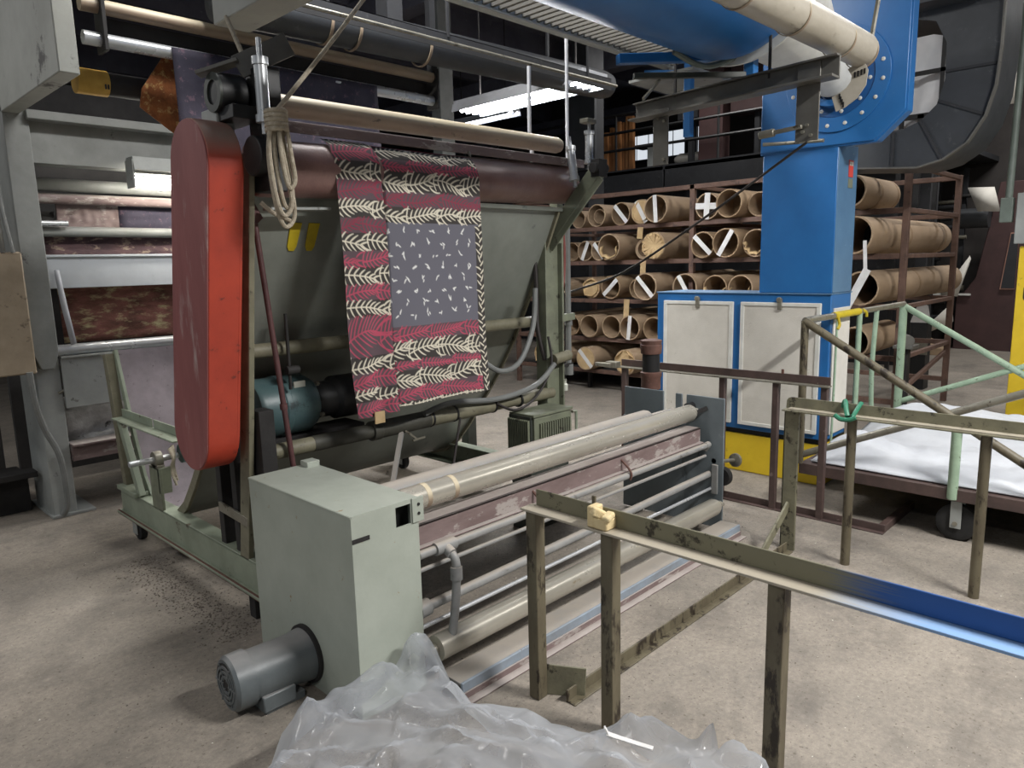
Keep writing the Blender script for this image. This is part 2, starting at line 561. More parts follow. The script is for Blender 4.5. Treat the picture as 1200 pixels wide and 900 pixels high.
    def build(s, name, m, parent=None, bev=0.0, sharp=35):
        off = OFF[parent.name] if parent is not None else Vector((0, 0, 0))
        me = bpy.data.meshes.new(name)
        me.from_pydata([tuple(v - off) for v in s.v], [], s.f)
        bm_fix(me)
        me.materials.append(m)
        o = bpy.data.objects.new(name, me)
        place(o, parent)
        OFF[o.name] = off
        me.polygons.foreach_set('use_smooth', [True] * len(me.polygons))
        me.set_sharp_from_angle(angle=rad(sharp))
        if bev > 0:
            b = o.modifiers.new('bevel', 'BEVEL')
            b.width = bev
            b.segments = 2
            b.limit_method = 'ANGLE'
            b.angle_limit = rad(40)
        return o


import bmesh


def bm_fix(me):
    bm = bmesh.new()
    bm.from_mesh(me)
    bmesh.ops.recalc_face_normals(bm, faces=bm.faces)
    bm.to_mesh(me)
    bm.free()


def solo(mb, name, m, label, cat, loc, group=None, bev=0.0, sharp=35):
    """a thing that is one mesh, its origin at its base"""
    OFF['_tmp'] = Vector(loc)

    class _P:
        name = '_tmp'
    off = Vector(loc)
    me_o = M()
    me_o.v = [v - off for v in mb.v]
    me_o.f = mb.f
    o = me_o.build(name, m, None, bev, sharp)
    o.location = off
    OFF[o.name] = off
    return tag(o, label, cat, group)


def copy_part(o, parent, delta):
    c = o.copy()
    COL.objects.link(c)
    c.parent = parent
    c.location = Vector(o.location) + Vector(delta)
    OFF[c.name] = OFF[o.name]
    return c


def struct(mb, name, m, bev=0):
    o = mb.build(name, m, None, bev)
    o['kind'] = 'structure'
    return o


# ================================================================== SETTING
struct(M().box(-7, 24, -9, 18, -0.2, 0.0), 'floor', m_floor)
ceil = struct(M().box(-7, 24, -9, 18, 5.6, 5.8), 'ceiling', m_ceil)
for k in range(12):
    y = -6 + 1.9 * k
    M().box(-7, 24, y - 0.07, y + 0.07, 5.22, 5.6).build('ceiling_joist', m_ceil, ceil)
for x in (2.2, 6.4, 10.8, 15.0, 19.5):
    M().box(x - 0.14, x + 0.14, -9, 18, 4.85, 5.22).build('ceiling_girder', m_ceil, ceil)
struct(M().box(24, 24.2, -9, 18, 0, 5.6), 'wall_back', m_wall)
struct(M().box(-7, 24, 18, 18.2, 0, 5.6), 'wall_left', m_wall)
struct(M().box(-7, 24, -9.2, -9, 0, 5.6), 'wall_right', m_wall)


# ================================================================== SCRAY MACHINE (fabric take-off frame)
mc = thing('scray_machine', 'tall steel cloth-handling frame with red chain guard, maroon roller and dark curved trough', 'machine', (1.4, 3.0, 0))
# side base channels
def base_channel(x, sgn):
    o = M()
    o.box(x, x + 0.012 * sgn, 2.92, 4.72, 0.165, 0.305)
    o.box(x - 0.028 * sgn, x + 0.085 * sgn, 2.90, 4.74, 0.152, 0.166)
    o.box(x, x + 0.085 * sgn, 2.92, 4.72, 0.297, 0.309)
    return o.build('base_channel', m_lgreen, mc, 0.003)
base_channel(1.385, 1)
base_channel(3.47, -1)
M().box(1.36, 1.372, 2.90, 4.74, 0.146, 0.168).build('channel_lip', m_rust, mc, 0.002)
M().box(1.405, 1.475, 3.06, 3.12, 0.0, 0.155).build('foot', m_dark, mc, 0.003)
M().box(3.39, 3.45, 2.98, 3.06, 0.0, 0.155).build('foot', m_dark, mc, 0.003)
for (x, y) in ((1.43, 4.58), (3.42, 4.58)):
    c = M().box(x - 0.035, x - 0.029, y - 0.04, y + 0.03, 0.04, 0.155).box(x + 0.029, x + 0.035, y - 0.04, y + 0.03, 0.04, 0.155).box(x - 0.04, x + 0.04, y - 0.05, y + 0.05, 0.146, 0.156).build('caster', m_ltgrey, mc, 0.002)
    M().lathe((x - 0.024, y, 0.064), (1, 0, 0), [(0, 0.05), (0.006, 0.064), (0.042, 0.064), (0.048, 0.05)], 24).build('caster_wheel', m_rubber, c)
# uprights
def lean(z):   # y of the leaning left post at height z
    return 3.125 - 0.165 * (z - 0.17)
M().prism([(lean(0.17) - 0.085, 0.30), (lean(0.17), 0.30), (lean(2.05), 2.05), (lean(2.05) - 0.085, 2.05)], 'x', 1.385, 1.41).build('post', m_pipe, mc, 0.003)
M().box(1.42, 1.49, 2.90, 2.99, 0.30, 1.0).build('post', m_dark, mc, 0.003)
for y0 in (3.14, 3.30):
    M().box(1.40, 1.455, y0, y0 + 0.05, 0.30, 1.02).build('guard_stay', m_dark, mc, 0.003)
M().beam((1.39, 3.31, 0.50), (1.39, 3.02, 0.485), 0.012, 0.045).build('strap_plate', m_bare, mc, 0.002)
M().box(1.44, 1.50, 3.20, 3.24, 0.30, 0.9).build('guard_stay', m_rust, mc, 0.002)
M().box(3.385, 3.50, 2.985, 3.075, 0.0, 1.73).box(3.50, 3.512, 2.95, 3.075, 0.0, 1.72).build('post', m_green, mc, 0.004)
M().box(3.66, 3.75, 4.05, 4.13, 0.0, 1.72).build('post', m_dgreen, mc, 0.004)
M().beam((3.45, 3.045, 1.70), (3.45, 2.63, 2.115), 0.055, 0.085).beam((3.43, 3.01, 1.71), (3.43, 2.62, 2.10), 0.012, 0.12).build('roller_arm', m_green, mc, 0.004)
M().box(3.54, 3.60, 3.02, 3.08, 1.22, 2.05).build('post', m_green, mc, 0.003)
M().beam((3.5, 3.05, 1.24), (3.72, 3.05, 1.25), 0.045, 0.045).build('post_bracket', m_green, mc, 0.003)
M().cyl((3.38, 2.93, 1.005), (3.53, 2.93, 1.02), 0.034, 20).build('pipe_stub', m_pipe, mc)

# red chain guard (leaning stadium)
def stadium(yt, zt, yb, zb, r, n=18):
    d = Vector((yb - yt, zb - zt)).normalized()
    a0 = math.atan2(d.y, d.x)
    p = []
    for i in range(n + 1):
        t = a0 + PI / 2 + PI * i / n
        p.append((yt + r * math.cos(t), zt + r * math.sin(t)))
    for i in range(n + 1):
        t = a0 - PI / 2 + PI * i / n
        p.append((yb + r * math.cos(t), zb + r * math.sin(t)))
    return p
gd = M().prism(stadium(2.852, 2.003, 3.085, 0.925, 0.166), 'x', 1.204, 1.335).build('chain_guard', m_redband, mc, 0.003)
M().prism(stadium(2.852, 2.003, 3.085, 0.925, 0.163), 'x', 1.198, 1.206).build('guard_face', m_redface, gd, 0.002)
M().prism(stadium(2.856, 1.985, 3.081, 0.942, 0.1665), 'x', 1.325, 1.338).build('guard_rim', m_redband, gd, 0.002)
M().cyl((1.27, 2.914, 0.99), (1.27, 2.905, 0.985), 0.009, 10).build('guard_bolt', m_rust, gd)
# small tan plate and bearing above the guard
M().box(1.30, 1.37, 2.80, 2.93, 2.12, 2.215).build('guard_bracket', m_ltgrey, mc, 0.004)
br = M().lathe((1.30, 2.80, 2.265), (1, 0, 0), [(0, 0.03), (0.0, 0.072), (0.10, 0.078), (0.12, 0.05), (0.17, 0.05)], 24).box(1.31, 1.43, 2.68, 2.92, 2.16, 2.21).build('bearing_block', m_black, mc, 0.003)
M().ring((1.292, 2.80, 2.265), (1.302, 2.80, 2.265), 0.072, 0.045, 24).build('bearing_ring', m_dgreen, br)
M().beam((1.27, 2.86, 2.335), (1.39, 2.76, 2.385), 0.07, 0.014).build('bracket_plate', m_channel, mc, 0.002)
M().beam((1.38, 2.76, 2.36), (1.56, 2.68, 2.46), 0.014, 0.085).build('bracket_plate', m_channel, mc, 0.002)
M().box(1.42, 1.50, 2.66, 2.78, 1.90, 2.36).build('bearing_column', m_black, mc, 0.004)
M().lathe((1.38, 2.70, 2.03), (1, 0, 0), [(0, 0.075), (0.07, 0.075)], 20).build('bearing_cover', m_black, mc, 0.004)

# maroon top roller, angle and tan pipe
M().lathe((1.40, 2.83, 2.003), (2.10, 0.08, 0.062), [(0, 0.04), (0.05, 0.04), (0.05, 0.108), (0.07, 0.114), (2.06, 0.114), (2.08, 0.106), (2.08, 0.034), (2.2, 0.034)], 40).build('roller', m_maroon, mc)
M().box(1.46, 3.54, 2.80, 2.812, 2.155, 2.195).box(1.46, 3.54, 2.80, 2.93, 2.188, 2.20).build('roller_angle', m_maroonsteel, mc, 0.003)
M().lathe((1.40, 2.95, 2.288), (1, 0, 0.004), [(0, 0.038), (0.006, 0.046), (2.06, 0.046), (2.085, 0.038)], 24).build('guide_pipe', m_brass, mc)
M().box(1.46, 3.50, 2.90, 3.02, 2.205, 2.215).build('pipe_support', m_maroonsteel, mc, 0.002)
M().cyl((2.60, 2.798, 2.165), (2.60, 2.79, 2.14), 0.006, 8).build('hook', m_bare, mc)
# lower tie pipe with sleeves
M().cyl((1.42, 3.0, 0.785), (3.44, 3.0, 0.785), 0.036, 24).build('tie_pipe', m_pipe, mc)
M().cyl((1.72, 3.0, 0.785), (2.20, 3.0, 0.785), 0.0375, 24).build('pipe_sleeve', m_darkpipe, mc)
M().cyl((2.08, 3.0, 0.785), (2.42, 3.0, 0.785), 0.046, 24).cyl((2.05, 3.0, 0.785), (2.10, 3.0, 0.785), 0.05, 24).build('pipe_sleeve', m_darkpipe, mc, 0.003)
M().cyl((2.42, 3.0, 0.785), (2.9, 3.0, 0.785), 0.043, 24).build('pipe_sleeve', m_pipe, mc, 0.003)
for x in (2.43, 2.60, 2.90, 3.12):
    M().cyl((x, 3.0, 0.785), (x + 0.012, 3.0, 0.785), 0.046, 24).build('pipe_clip', m_black, mc)
M().beam((2.24, 2.965, 0.76), (2.31, 2.955, 0.70), 0.01, 0.01).beam((2.28, 2.955, 0.70), (2.36, 2.955, 0.705), 0.01, 0.01).build('pipe_hook', m_bare, mc)
M().beam((2.22, 2.97, 0.75), (1.92, 2.72, 0.42), 0.022, 0.022).build('stay_rod', m_greybar, mc)
M().sweep([(2.62, 2.96, 0.76), (2.48, 2.85, 0.62), (2.34, 2.74, 0.48)], 0.007).build('cable', m_cable, mc)
M().cyl((1.42, 3.12, 1.235), (3.44, 3.12, 1.235), 0.034, 24).build('cross_pipe', m_pipe, mc)
M().cyl((1.66, 3.05, 1.40), (1.66, 3.05, 1.05), 0.008).cyl((1.64, 3.04, 1.14), (1.70, 3.04, 1.14), 0.02).build('hanger', m_dark, mc)

# scray trough
front = [(2.90, 1.915), (3.00, 1.70), (3.15, 1.40), (3.30, 1.11), (3.45, 0.88), (3.60, 0.69), (3.75, 0.50), (3.88, 0.36), (4.02, 0.265), (4.16, 0.225), (4.28, 0.24)]
back = [(4.28, 0.24), (4.40, 0.30), (4.48, 0.40), (4.56, 0.58), (4.66, 0.86), (4.755, 1.14)]
M().sheet(front, 1.46, 3.40, 0.006).build('trough_sheet', m_scray, mc)
M().sheet(back, 1.46, 3.40, 0.006).build('back_sheet', m_purple, mc)
for x in (1.452, 3.40):
    for pr, nm in ((front, m_pipe), (back, m_lgreen)):
        o = M()
        for a, b in zip(pr[:-1], pr[1:]):
            o.beam((x, a[0], a[1]), (x, b[0], b[1]), 0.018, 0.05)
        o.build('trough_rim', nm, mc, 0.002)
M().box(1.46, 3.42, 2.87, 2.90, 1.90, 1.925).build('trough_lip', m_scray, mc, 0.003)
M().beam((1.50, 2.84, 1.845), (1.78, 2.84, 1.855), 0.075, 0.012).build('lip_plate', m_ltgrey, mc, 0.002)
for x in (1.662, 1.752):
    M().add([(x, 2.945, 1.80), (x + 0.055, 2.945, 1.80), (x, 2.99, 1.70), (x + 0.045, 2.99, 1.70), (x + 0.01, 3.0, 1.68), (x + 0.035, 3.0, 1.68),
             (x, 2.95, 1.802), (x + 0.055, 2.95, 1.802), (x, 2.995, 1.702), (x + 0.045, 2.995, 1.702), (x + 0.01, 3.005, 1.682), (x + 0.035, 3.005, 1.682)],
            [(0, 1, 3, 2), (2, 3, 5, 4), (6, 8, 9, 7), (8, 10, 11, 9), (0, 2, 8, 6), (1, 7, 9, 3), (2, 4, 10, 8), (3, 9, 11, 5), (4, 5, 11, 10), (0, 6, 7, 1)]).build('yellow_tape', m_yelcloth, mc)
# left rear support of the trough
M().beam((1.42, 4.66, 0.31), (1.42, 4.78, 1.12), 0.05, 0.06).build('trough_stay', m_pipe, mc, 0.003)
M().beam((1.40, 4.40, 0.31), (1.40, 4.62, 0.74), 0.035, 0.05).build('trough_stay', m_lgreen, mc, 0.003)
M().box(1.36, 1.43, 3.74, 4.66, 0.742, 0.752).box(1.422, 1.43, 3.74, 4.16, 0.752, 0.80).box(1.422, 1.43, 4.19, 4.66, 0.752, 0.80).build('shelf_angle', m_lgreen, mc, 0.002)
M().box(1.36, 1.44, 4.40, 4.70, 0.309, 0.335).build('stay_plate', m_lgreen, mc, 0.003)
M().box(1.385, 1.40, 4.04, 4.19, 0.30, 0.545).box(1.385, 1.45, 4.05, 4.07, 0.40, 0.545).build('bearing_plate', m_green, mc, 0.003)
M().cyl((1.26, 4.11, 0.585), (1.62, 4.11, 0.585), 0.017, 16).build('shaft', m_silver, mc)
b2 = M().cyl((1.385, 4.11, 0.585), (1.425, 4.11, 0.585), 0.046, 24).box(1.385, 1.425, 4.06, 4.16, 0.535, 0.56).build('bearing_block', m_bare, mc, 0.002)
M().cyl((1.52, 4.08, 0.60), (1.60, 4.08, 0.60), 0.055, 20).build('shaft_coupling', m_teal, mc, 0.004)
o = M()
for k in range(7):
    yy = 4.05 + 0.012 * k
    o.sweep([(1.45 + 0.008 * k, yy, 0.645), (1.46 + 0.006 * k, yy - 0.02, 0.59), (1.455 + 0.007 * k, yy + 0.01, 0.53 - 0.012 * (k % 3)), (1.46 + 0.007 * k, yy - 0.012, 0.47 - 0.015 * (k % 4))], 0.007, 6)
o.build('wrapped_yarn', m_rope, mc)
# drive motor
mt = M().lathe((1.52, 3.20, 0.95), (1, 0, 0), [(0, 0.08), (0, 0.138), (0.02, 0.145), (0.12, 0.145), (0.125, 0.15), (0.15, 0.15), (0.155, 0.145), (0.27, 0.145), (0.31, 0.12), (0.315, 0.07)], 36).build('drive_motor', m_teal, mc)
M().box(1.70, 1.76, 3.092, 3.099, 1.035, 1.075).build('motor_label', m_label, mt)
M().lathe((1.83, 3.20, 0.95), (1, 0, 0), [(0, 0.09), (0.12, 0.09), (0.14, 0.11), (0.32, 0.11), (0.34, 0.06)], 24).build('gearbox', m_black, mt)
for (yy, zz) in ((3.10, 1.05), (3.07, 0.90)):
    M().cyl((1.82, yy, zz), (1.835, yy, zz), 0.012, 10).build('motor_bolt', m_bare, mt)
M().box(1.56, 2.1, 3.12, 3.30, 0.77, 0.81).build('motor_bracket', m_dark, mc, 0.004)
M().cyl((1.49, 2.94, 1.82), (1.585, 2.94, 0.70), 0.0125, 12).cyl((1.558, 2.94, 1.01), (1.56, 2.94, 0.985), 0.017, 12).build('lever_rod', m_maroonrod, mc)
M().beam((1.50, 2.93, 1.80), (1.40, 2.90, 1.95), 0.03, 0.05).build('lever', m_maroonrod, mc, 0.003)
# pneumatic cylinders
def air_cylinder(x, y, z0, z1, dx=0.0, dy=0.0):
    d = Vector((dx, dy, z1 - z0))
    L = d.length
    c = M().lathe((x, y, z0), d, [(0, 0.012), (L * 0.12, 0.012), (L * 0.12, 0.03), (L * 0.2, 0.03), (L * 0.2, 0.024), (L * 0.72, 0.024), (L * 0.72, 0.03), (L * 0.8, 0.03), (L * 0.8, 0.01), (L, 0.01)], 20).build('air_cylinder', m_silver, mc)
    return c
air_cylinder(1.40, 2.62, 2.10, 2.44)
air_cylinder(3.46, 2.70, 2.13, 2.40)
air_cylinder(3.38, 2.74, 2.03, 2.32, 0.02, 0.06)
M().box(3.42, 3.50, 2.60, 2.66, 2.08, 2.18).cyl((3.40, 2.63, 2.13), (3.52, 2.63, 2.13), 0.03).build('clevis', m_dark, mc, 0.003)
M().box(3.41, 3.49, 2.67, 2.73, 2.385, 2.41).build('cylinder_head', m_bare, mc, 0.003)
# hoses at the right post
M().sweep([(2.78, 2.95, 1.07), (2.92, 2.93, 0.99), (3.08, 2.93, 1.03), (3.22, 2.95, 1.22), (3.27, 2.97, 1.45)], 0.016, 10).build('hose', m_hose, mc)
M().sweep([(2.36, 2.95, 0.83), (2.55, 2.945, 0.86), (2.9, 2.94, 0.83), (3.2, 2.92, 0.87), (3.38, 2.92, 0.98)], 0.016, 10).build('hose', m_hose, mc)
M().sweep([(2.9, 2.955, 0.80), (3.05, 2.94, 0.74), (3.22, 2.93, 0.80), (3.36, 2.93, 0.97), (3.37, 2.96, 1.15)], 0.008, 8).build('cable', m_cable, mc)
M().sweep([(3.36, 3.06, 1.8), (3.37, 3.05, 1.4), (3.35, 3.03, 1.2), (3.38, 3.0, 1.0)], 0.014, 8).build('hose', m_cable, mc)
M().sweep([(3.62, 3.06, 2.0), (3.64, 3.05, 1.65), (3.60, 3.04, 1.42), (3.53, 3.04, 1.33)], 0.012, 8).build('hose', m_redhose, mc)
M().cyl((3.70, 3.07, 0.86), (3.70, 3.07, 2.05), 0.018, 14).cyl((3.70, 3.07, 1.19), (3.70, 3.07, 1.22), 0.026, 14).cyl((3.70, 3.07, 0.86), (3.70, 3.07, 0.93), 0.03, 14).build('air_pipe', m_hose, mc)
M().beam((3.50, 3.06, 0.93), (3.72, 3.06, 0.93), 0.02, 0.02).build('post_bracket', m_dark, mc)

# ------------------------------------------------------------------ printed fabric on the roller
def cloth_print(W, H, plan, seed, border=False):
    rng = np.random.RandomState(seed)
    img = np.zeros((H, W, 3), np.float32)
    C = {k: np.array(rgb(v)[:3], np.float32) for k, v in dict(bk='#3B3735', cream='#DCD5C2', red='#B84A62', dred='#8A3448', dk='#5A4A50', char='#66656F', white='#E2E2E0').items()}

    def disc(x, y, r, c):
        x0, x1 = int(max(0, x - r - 1)), int(min(W - 1, x + r + 1))
        y0, y1 = int(max(0, y - r - 1)), int(min(H - 1, y + r + 1))
        if x1 < x0 or y1 < y0:
            return
        yy, xx = np.mgrid[y0:y1 + 1, x0:x1 + 1]
        a = np.clip(r + 0.5 - np.hypot(xx - x, yy - y), 0, 1)[..., None]
        img[y0:y1 + 1, x0:x1 + 1] = img[y0:y1 + 1, x0:x1 + 1] * (1 - a) + c * a

    def stroke(x, y, ang, L, curve, wd, c):
        n = max(4, int(L / 1.0))
        for i in range(n):
            t = i / (n - 1)
            disc(x, y, wd * (0.35 + 0.65 * math.sin(PI * min(1, t * 0.75 + 0.22))), c)
            x += math.cos(ang) * L / n
            y += math.sin(ang) * L / n
            ang += curve / n

    for (v0, v1, kind) in plan:
        y0, y1 = int(v0 * H), int(v1 * H)
        bg = {'cream': C['bk'], 'red': C['dk'], 'dred': C['dk'], 'char': C['char']}[kind]
        img[y0:y1] = bg
    for (v0, v1, kind) in plan:
        y0, y1 = v0 * H, v1 * H
        h = y1 - y0
        mid = (y0 + y1) / 2
        if kind == 'char':
            r = 0
            y = y0 + 12
            while y < y1 - 4:
                x = 14 + (r % 2) * 17 + rng.uniform(-3, 3)
                while x < W - 26:
                    for k in range(rng.randint(2, 4)):
                        stroke(x + rng.uniform(-4, 4), y + rng.uniform(-3, 3), rng.uniform(0, 2 * PI), rng.uniform(5, 9), rng.uniform(-.8, .8), 1.1, C['white'])
                    x += 33 + rng.uniform(-3, 3)
                y += 18
                r += 1
            continue
        col = {'cream': C['cream'], 'red': C['red'], 'dred': C['dred']}[kind]
        saved = img.copy()
        x = -rng.uniform(0, 30)
        sg = rng.choice([-1, 1])
        cream = kind == 'cream'
        while x < W + 20:
            Ls = rng.uniform(46, 78)
            rise = sg * h * rng.uniform(0.25, 0.5)
            bow = rng.uniform(-0.18, 0.18) * h
            step = 8.6 if cream else 6.8
            n = int(Ls / step)
            wd = (1.2 if cream else 1.0)
            for i in range(n + 1):
                t = i / n
                px = x + Ls * t
                py = mid + rise * (0.5 - t) + bow * math.sin(PI * t)
                a0 = math.atan2(-rise, Ls)
                fan = 0.55 + 0.75 * (1 - t)
                c1 = rng.uniform(0.35, 0.7)
                stroke(px, py, a0 - fan, h * rng.uniform(0.6, 0.95), c1, wd, col)
                stroke(px, py, a0 + fan, h * rng.uniform(0.6, 0.95), -c1, wd, col)
            q = [(x + Ls * t / 12, mid + rise * (0.5 - t / 12) + bow * math.sin(PI * t / 12)) for t in range(13)]
            for a, b in zip(q[:-1], q[1:]):
                stroke(a[0], a[1], math.atan2(b[1] - a[1], b[0] - a[0]), math.hypot(b[0] - a[0], b[1] - a[1]) + 1, 0, 1.1, col)
            # a stray open leaf between two fronds
            for k in range(2):
                stroke(x + Ls + 4, mid + (k - 0.5) * h * 0.3, (k - 0.5) * 1.7, h * 0.9, -(k - 0.5) * 2.2, wd, col)
            x += Ls + rng.uniform(6, 16)
            sg = -sg if rng.rand() < 0.6 else sg
        m0, m1 = int(y0) - 2, int(y1) + 2
        img[:max(0, m0)] = saved[:max(0, m0)]
        img[m1:] = saved[m1:]
    if border:
        x0 = W - 17
        ya = int(0.33 * H)
        saved = img.copy()
        img[ya:, x0:] = C['bk']
        y = ya
        k = 0
        while y < H:
            k += 1
            stroke(x0 + 9, y, -PI / 2 + (1 if k % 2 else -1) * rng.uniform(0.5, 1.0), 13, rng.uniform(-.6, .6), 1.25, C['cream'])
            y += 6.5
        img[ya:, :x0 - 3] = saved[ya:, :x0 - 3]
    return img


def cloth(name, W, H, plan, seed, fn, parent, border=False):
    img = cloth_print(W, H, plan, seed, border)
    vs, fs = [], []
    off = OFF[parent.name] if parent else Vector((0, 0, 0))
    for j in range(H):
        for i in range(W):
            p = fn(i / (W - 1), j / (H - 1))
            vs.append((p[0] - off.x, p[1] - off.y, p[2] - off.z))
    for j in range(H - 1):
        for i in range(W - 1):
            a = j * W + i
            fs.append((a, a + 1, a + W + 1, a + W))
    me = bpy.data.meshes.new(name)
    me.from_pydata(vs, [], fs)
    at = me.color_attributes.new('print', 'FLOAT_COLOR', 'POINT')
    c = np.ones((H * W, 4), np.float32)
    c[:, :3] = img.reshape(-1, 3)
    at.data.foreach_set('color', c.ravel())
    me.polygons.foreach_set('use_smooth', [True] * len(me.polygons))
    m = bpy.data.materials.get('printed_cloth')
    if not m:
        m = bpy.data.materials.new('printed_cloth')
        m.use_nodes = True
        n = m.node_tree.nodes.new('ShaderNodeAttribute')
        n.attribute_name = 'print'
        m.node_tree.links.new(n.outputs['Color'], m.node_tree.nodes['Principled BSDF'].inputs['Base Color'])
        m.node_tree.nodes['Principled BSDF'].inputs['Roughness'].default_value = 0.85
    me.materials.append(m)
    o = bpy.data.objects.new(name, me)
    place(o, parent)
    OFF[o.name] = off
    return o


fb = thing('printed_fabric', 'hanging cloth printed with red and cream palm leaf stripes around a charcoal panel', 'fabric', (2.2, 2.74, 0.93))
def hang(u, v, xl0, xl1, xr0, xr1, dy, zb0, zb1):
    # wraps the front quarter of the roller, then hangs
    L1 = 0.20
    s = v * 1.36
    x = (xl0 + (xl1 - xl0) * v) * (1 - u) + (xr0 + (xr1 - xr0) * v) * u
    ry, rz = 2.86, 2.025
    yb = 2.705 - dy
    zb = zb0 * (1 - u) + zb1 * u
    if s < L1:
        th = 1.45 * (1 - s / L1)
        return (x, ry - (0.122 + dy) * math.cos(th), rz + (0.122 + dy) * math.sin(th))
    t = (s - L1) / (1.36 - L1)
    y0 = ry - 0.122 - dy
    y = y0 + 0.035 * t + 0.012 * math.sin(9 * u + 2.5 * t) * t
    return (x + 0.01 * t * math.sin(7 * t), y, rz + (zb - rz) * t)
main_plan = [(0.0, 0.035, 'red'), (0.035, 0.10, 'cream'), (0.10, 0.145, 'red'), (0.145, 0.215, 'cream'), (0.215, 0.27, 'dred'), (0.27, 0.325, 'cream'),
             (0.325, 0.70, 'char'), (0.70, 0.755, 'red'), (0.755, 0.83, 'cream'), (0.83, 0.865, 'red'), (0.865, 0.93, 'cream'), (0.93, 0.985, 'red'), (0.985, 1.0, 'cream')]
strip_plan = [(0, 0.06, 'cream'), (0.06, 0.125, 'red'), (0.125, 0.185, 'cream'), (0.185, 0.25, 'dred'), (0.25, 0.31, 'cream'), (0.31, 0.36, 'dred'), (0.36, 0.42, 'cream'), (0.42, 0.475, 'red'),
              (0.475, 0.535, 'cream'), (0.535, 0.59, 'red'), (0.59, 0.645, 'cream'), (0.645, 0.785, 'red'), (0.785, 0.84, 'cream'), (0.84, 0.90, 'red'), (0.90, 0.945, 'cream'), (0.945, 1.0, 'red')]
cloth('cloth_panel', 230, 420, main_plan, 3, lambda u, v: (lambda p: (p[0], p[1] + 0.06 * max(0, 1 - u / 0.07) ** 1.3 * min(1, v * 5), p[2]))(hang(u, v, 1.975, 2.03, 2.60, 2.66, 0.0, 0.935, 0.935)), fb, True)
cloth('folded_edge', 92, 420, strip_plan, 5, lambda u, v: (lambda p: (p[0], p[1] - 0.022 * u * min(1, v * 3), p[2]))(hang(u, v, 1.755, 1.83, 1.985, 2.035, 0.006, 0.915, 0.925)), fb)
M().box(1.90, 1.955, 2.735, 2.742, 0.885, 0.94).build('paper_tag', m_tagcard, fb)

# ------------------------------------------------------------------ rope bundle
rp = thing('hanging_rope', 'pale cotton rope tied off overhead with its spare length coiled beside the red guard', 'rope', (1.40, 2.58, 2.16))
M().sweep([(1.50, 3.06, 2.635), (1.465, 2.86, 2.42), (1.405, 2.60, 2.17)], 0.0095, 8).build('rope_strand', m_rope, rp)
M().sweep([(2.02, 2.66, 2.83), (1.70, 2.62, 2.47), (1.43, 2.585, 2.18)], 0.0085, 8).build('rope_strand', m_rope, rp)
for k, (dx, L, wd) in enumerate(((0.0, 0.40, 0.045), (0.012, 0.33, 0.03), (-0.012, 0.36, 0.038), (0.02, 0.26, 0.026))):
    x, y, z = 1.405 + dx, 2.575 - 0.012 * k, 2.16
    M().sweep([(x, y, z), (x - wd * 0.5, y, z - L * 0.35), (x - wd * 0.3, y - 0.01, z - L * 0.8), (x + wd * 0.55, y, z - L), (x + wd * 1.5, y, z - L * 0.88), (x + wd * 1.2, y + 0.005, z - L * 0.5), (x + 0.015, y, z - 0.01)], 0.0085, 8).build('rope_loop', m_rope, rp)
o = M()
for k in range(5):
    z = 2.165 - 0.016 * k
    o.sweep([(1.415 + 0.036 * math.cos(t * PI / 3), 2.56 + 0.036 * math.sin(t * PI / 3), z + 0.002 * t) for t in range(6)], 0.009, 8, closed=True)
o.build('rope_knot', m_rope, rp)
M().sweep([(1.36, 2.62, 1.85), (1.40, 2.60, 1.81), (1.46, 2.58, 1.78)], 0.009, 8).build('rope_end', m_rope, rp)

# ------------------------------------------------------------------ finned transformer by the post
tf = thing('finned_heater', 'green grey finned electrical box standing beside the right post of the machine', 'box', (3.2, 2.95, 0))
M().box(3.045, 3.40, 2.82, 3.0, 0.47, 0.71).build('case', m_dgreen, tf, 0.004)
for k in range(11):
    M().box(3.028, 3.046, 2.83 + 0.0158 * k, 2.8365 + 0.0158 * k, 0.49, 0.69).build('fin', m_green, tf)
M().box(3.06, 3.40, 2.805, 2.822, 0.47, 0.70).build('front_frame', m_green, tf, 0.003)
for k in range(14):
    x = 3.10 + 0.0205 * k
    M().box(x, x + 0.009, 2.79, 2.806, 0.485, 0.665).build('fin', m_green, tf)
M().box(3.05, 3.41, 2.80, 3.0, 0.705, 0.722).build('top_plate', m_green, tf, 0.003)
M().sweep([(3.40, 2.80, 0.69), (3.44, 2.80, 0.69), (3.44, 2.80, 0.50)], 0.009, 8, smooth=False).build('side_tube', m_lgreen, tf)
M().box(3.05, 3.40, 2.83, 2.99, 0.0, 0.47).build('stand', m_dgreen, tf, 0.004)

# ================================================================== ROLLER STAND
rs = thing('roller_stand', 'long low stand of steel rollers running from the sage green drive cabinet', 'machine', (1.45, 2.4, 0))
hx0, hx1, hy0, hy1, hz = 1.30, 1.59, 2.05, 2.79, 0.755
o = M()
o.box(hx0, hx1, hy0, hy0 + 0.006, 0.0, 0.668).box(hx0, 1.488, hy0, hy0 + 0.006, 0.668, hz)
o.box(1.556, hx1, hy0, hy0 + 0.006, 0.668, hz).box(1.488, 1.556, hy0, hy0 + 0.006, 0.744, hz)
o.box(hx0, hx0 + 0.006, hy0 + 0.006, hy1, 0, hz).box(hx1 - 0.006, hx1, hy0 + 0.006, hy1, 0, hz).box(hx0 + 0.006, hx1 - 0.006, hy1 - 0.006, hy1, 0, hz)
o.box(hx0, hx1, hy0, hy1, hz, hz + 0.006)
hs = o.build('housing', m_sage, rs)
M().box(1.45, 1.58, 2.10, 2.104, 0.62, 0.75).build('hole_dark_sheet', m_black, hs)  # black sheet added so the hole looks dark inside
M().box(1.30, 1.372, hy0 - 0.002, hy0, 0.662, 0.678).build('scuffed_label', m_dark, hs)
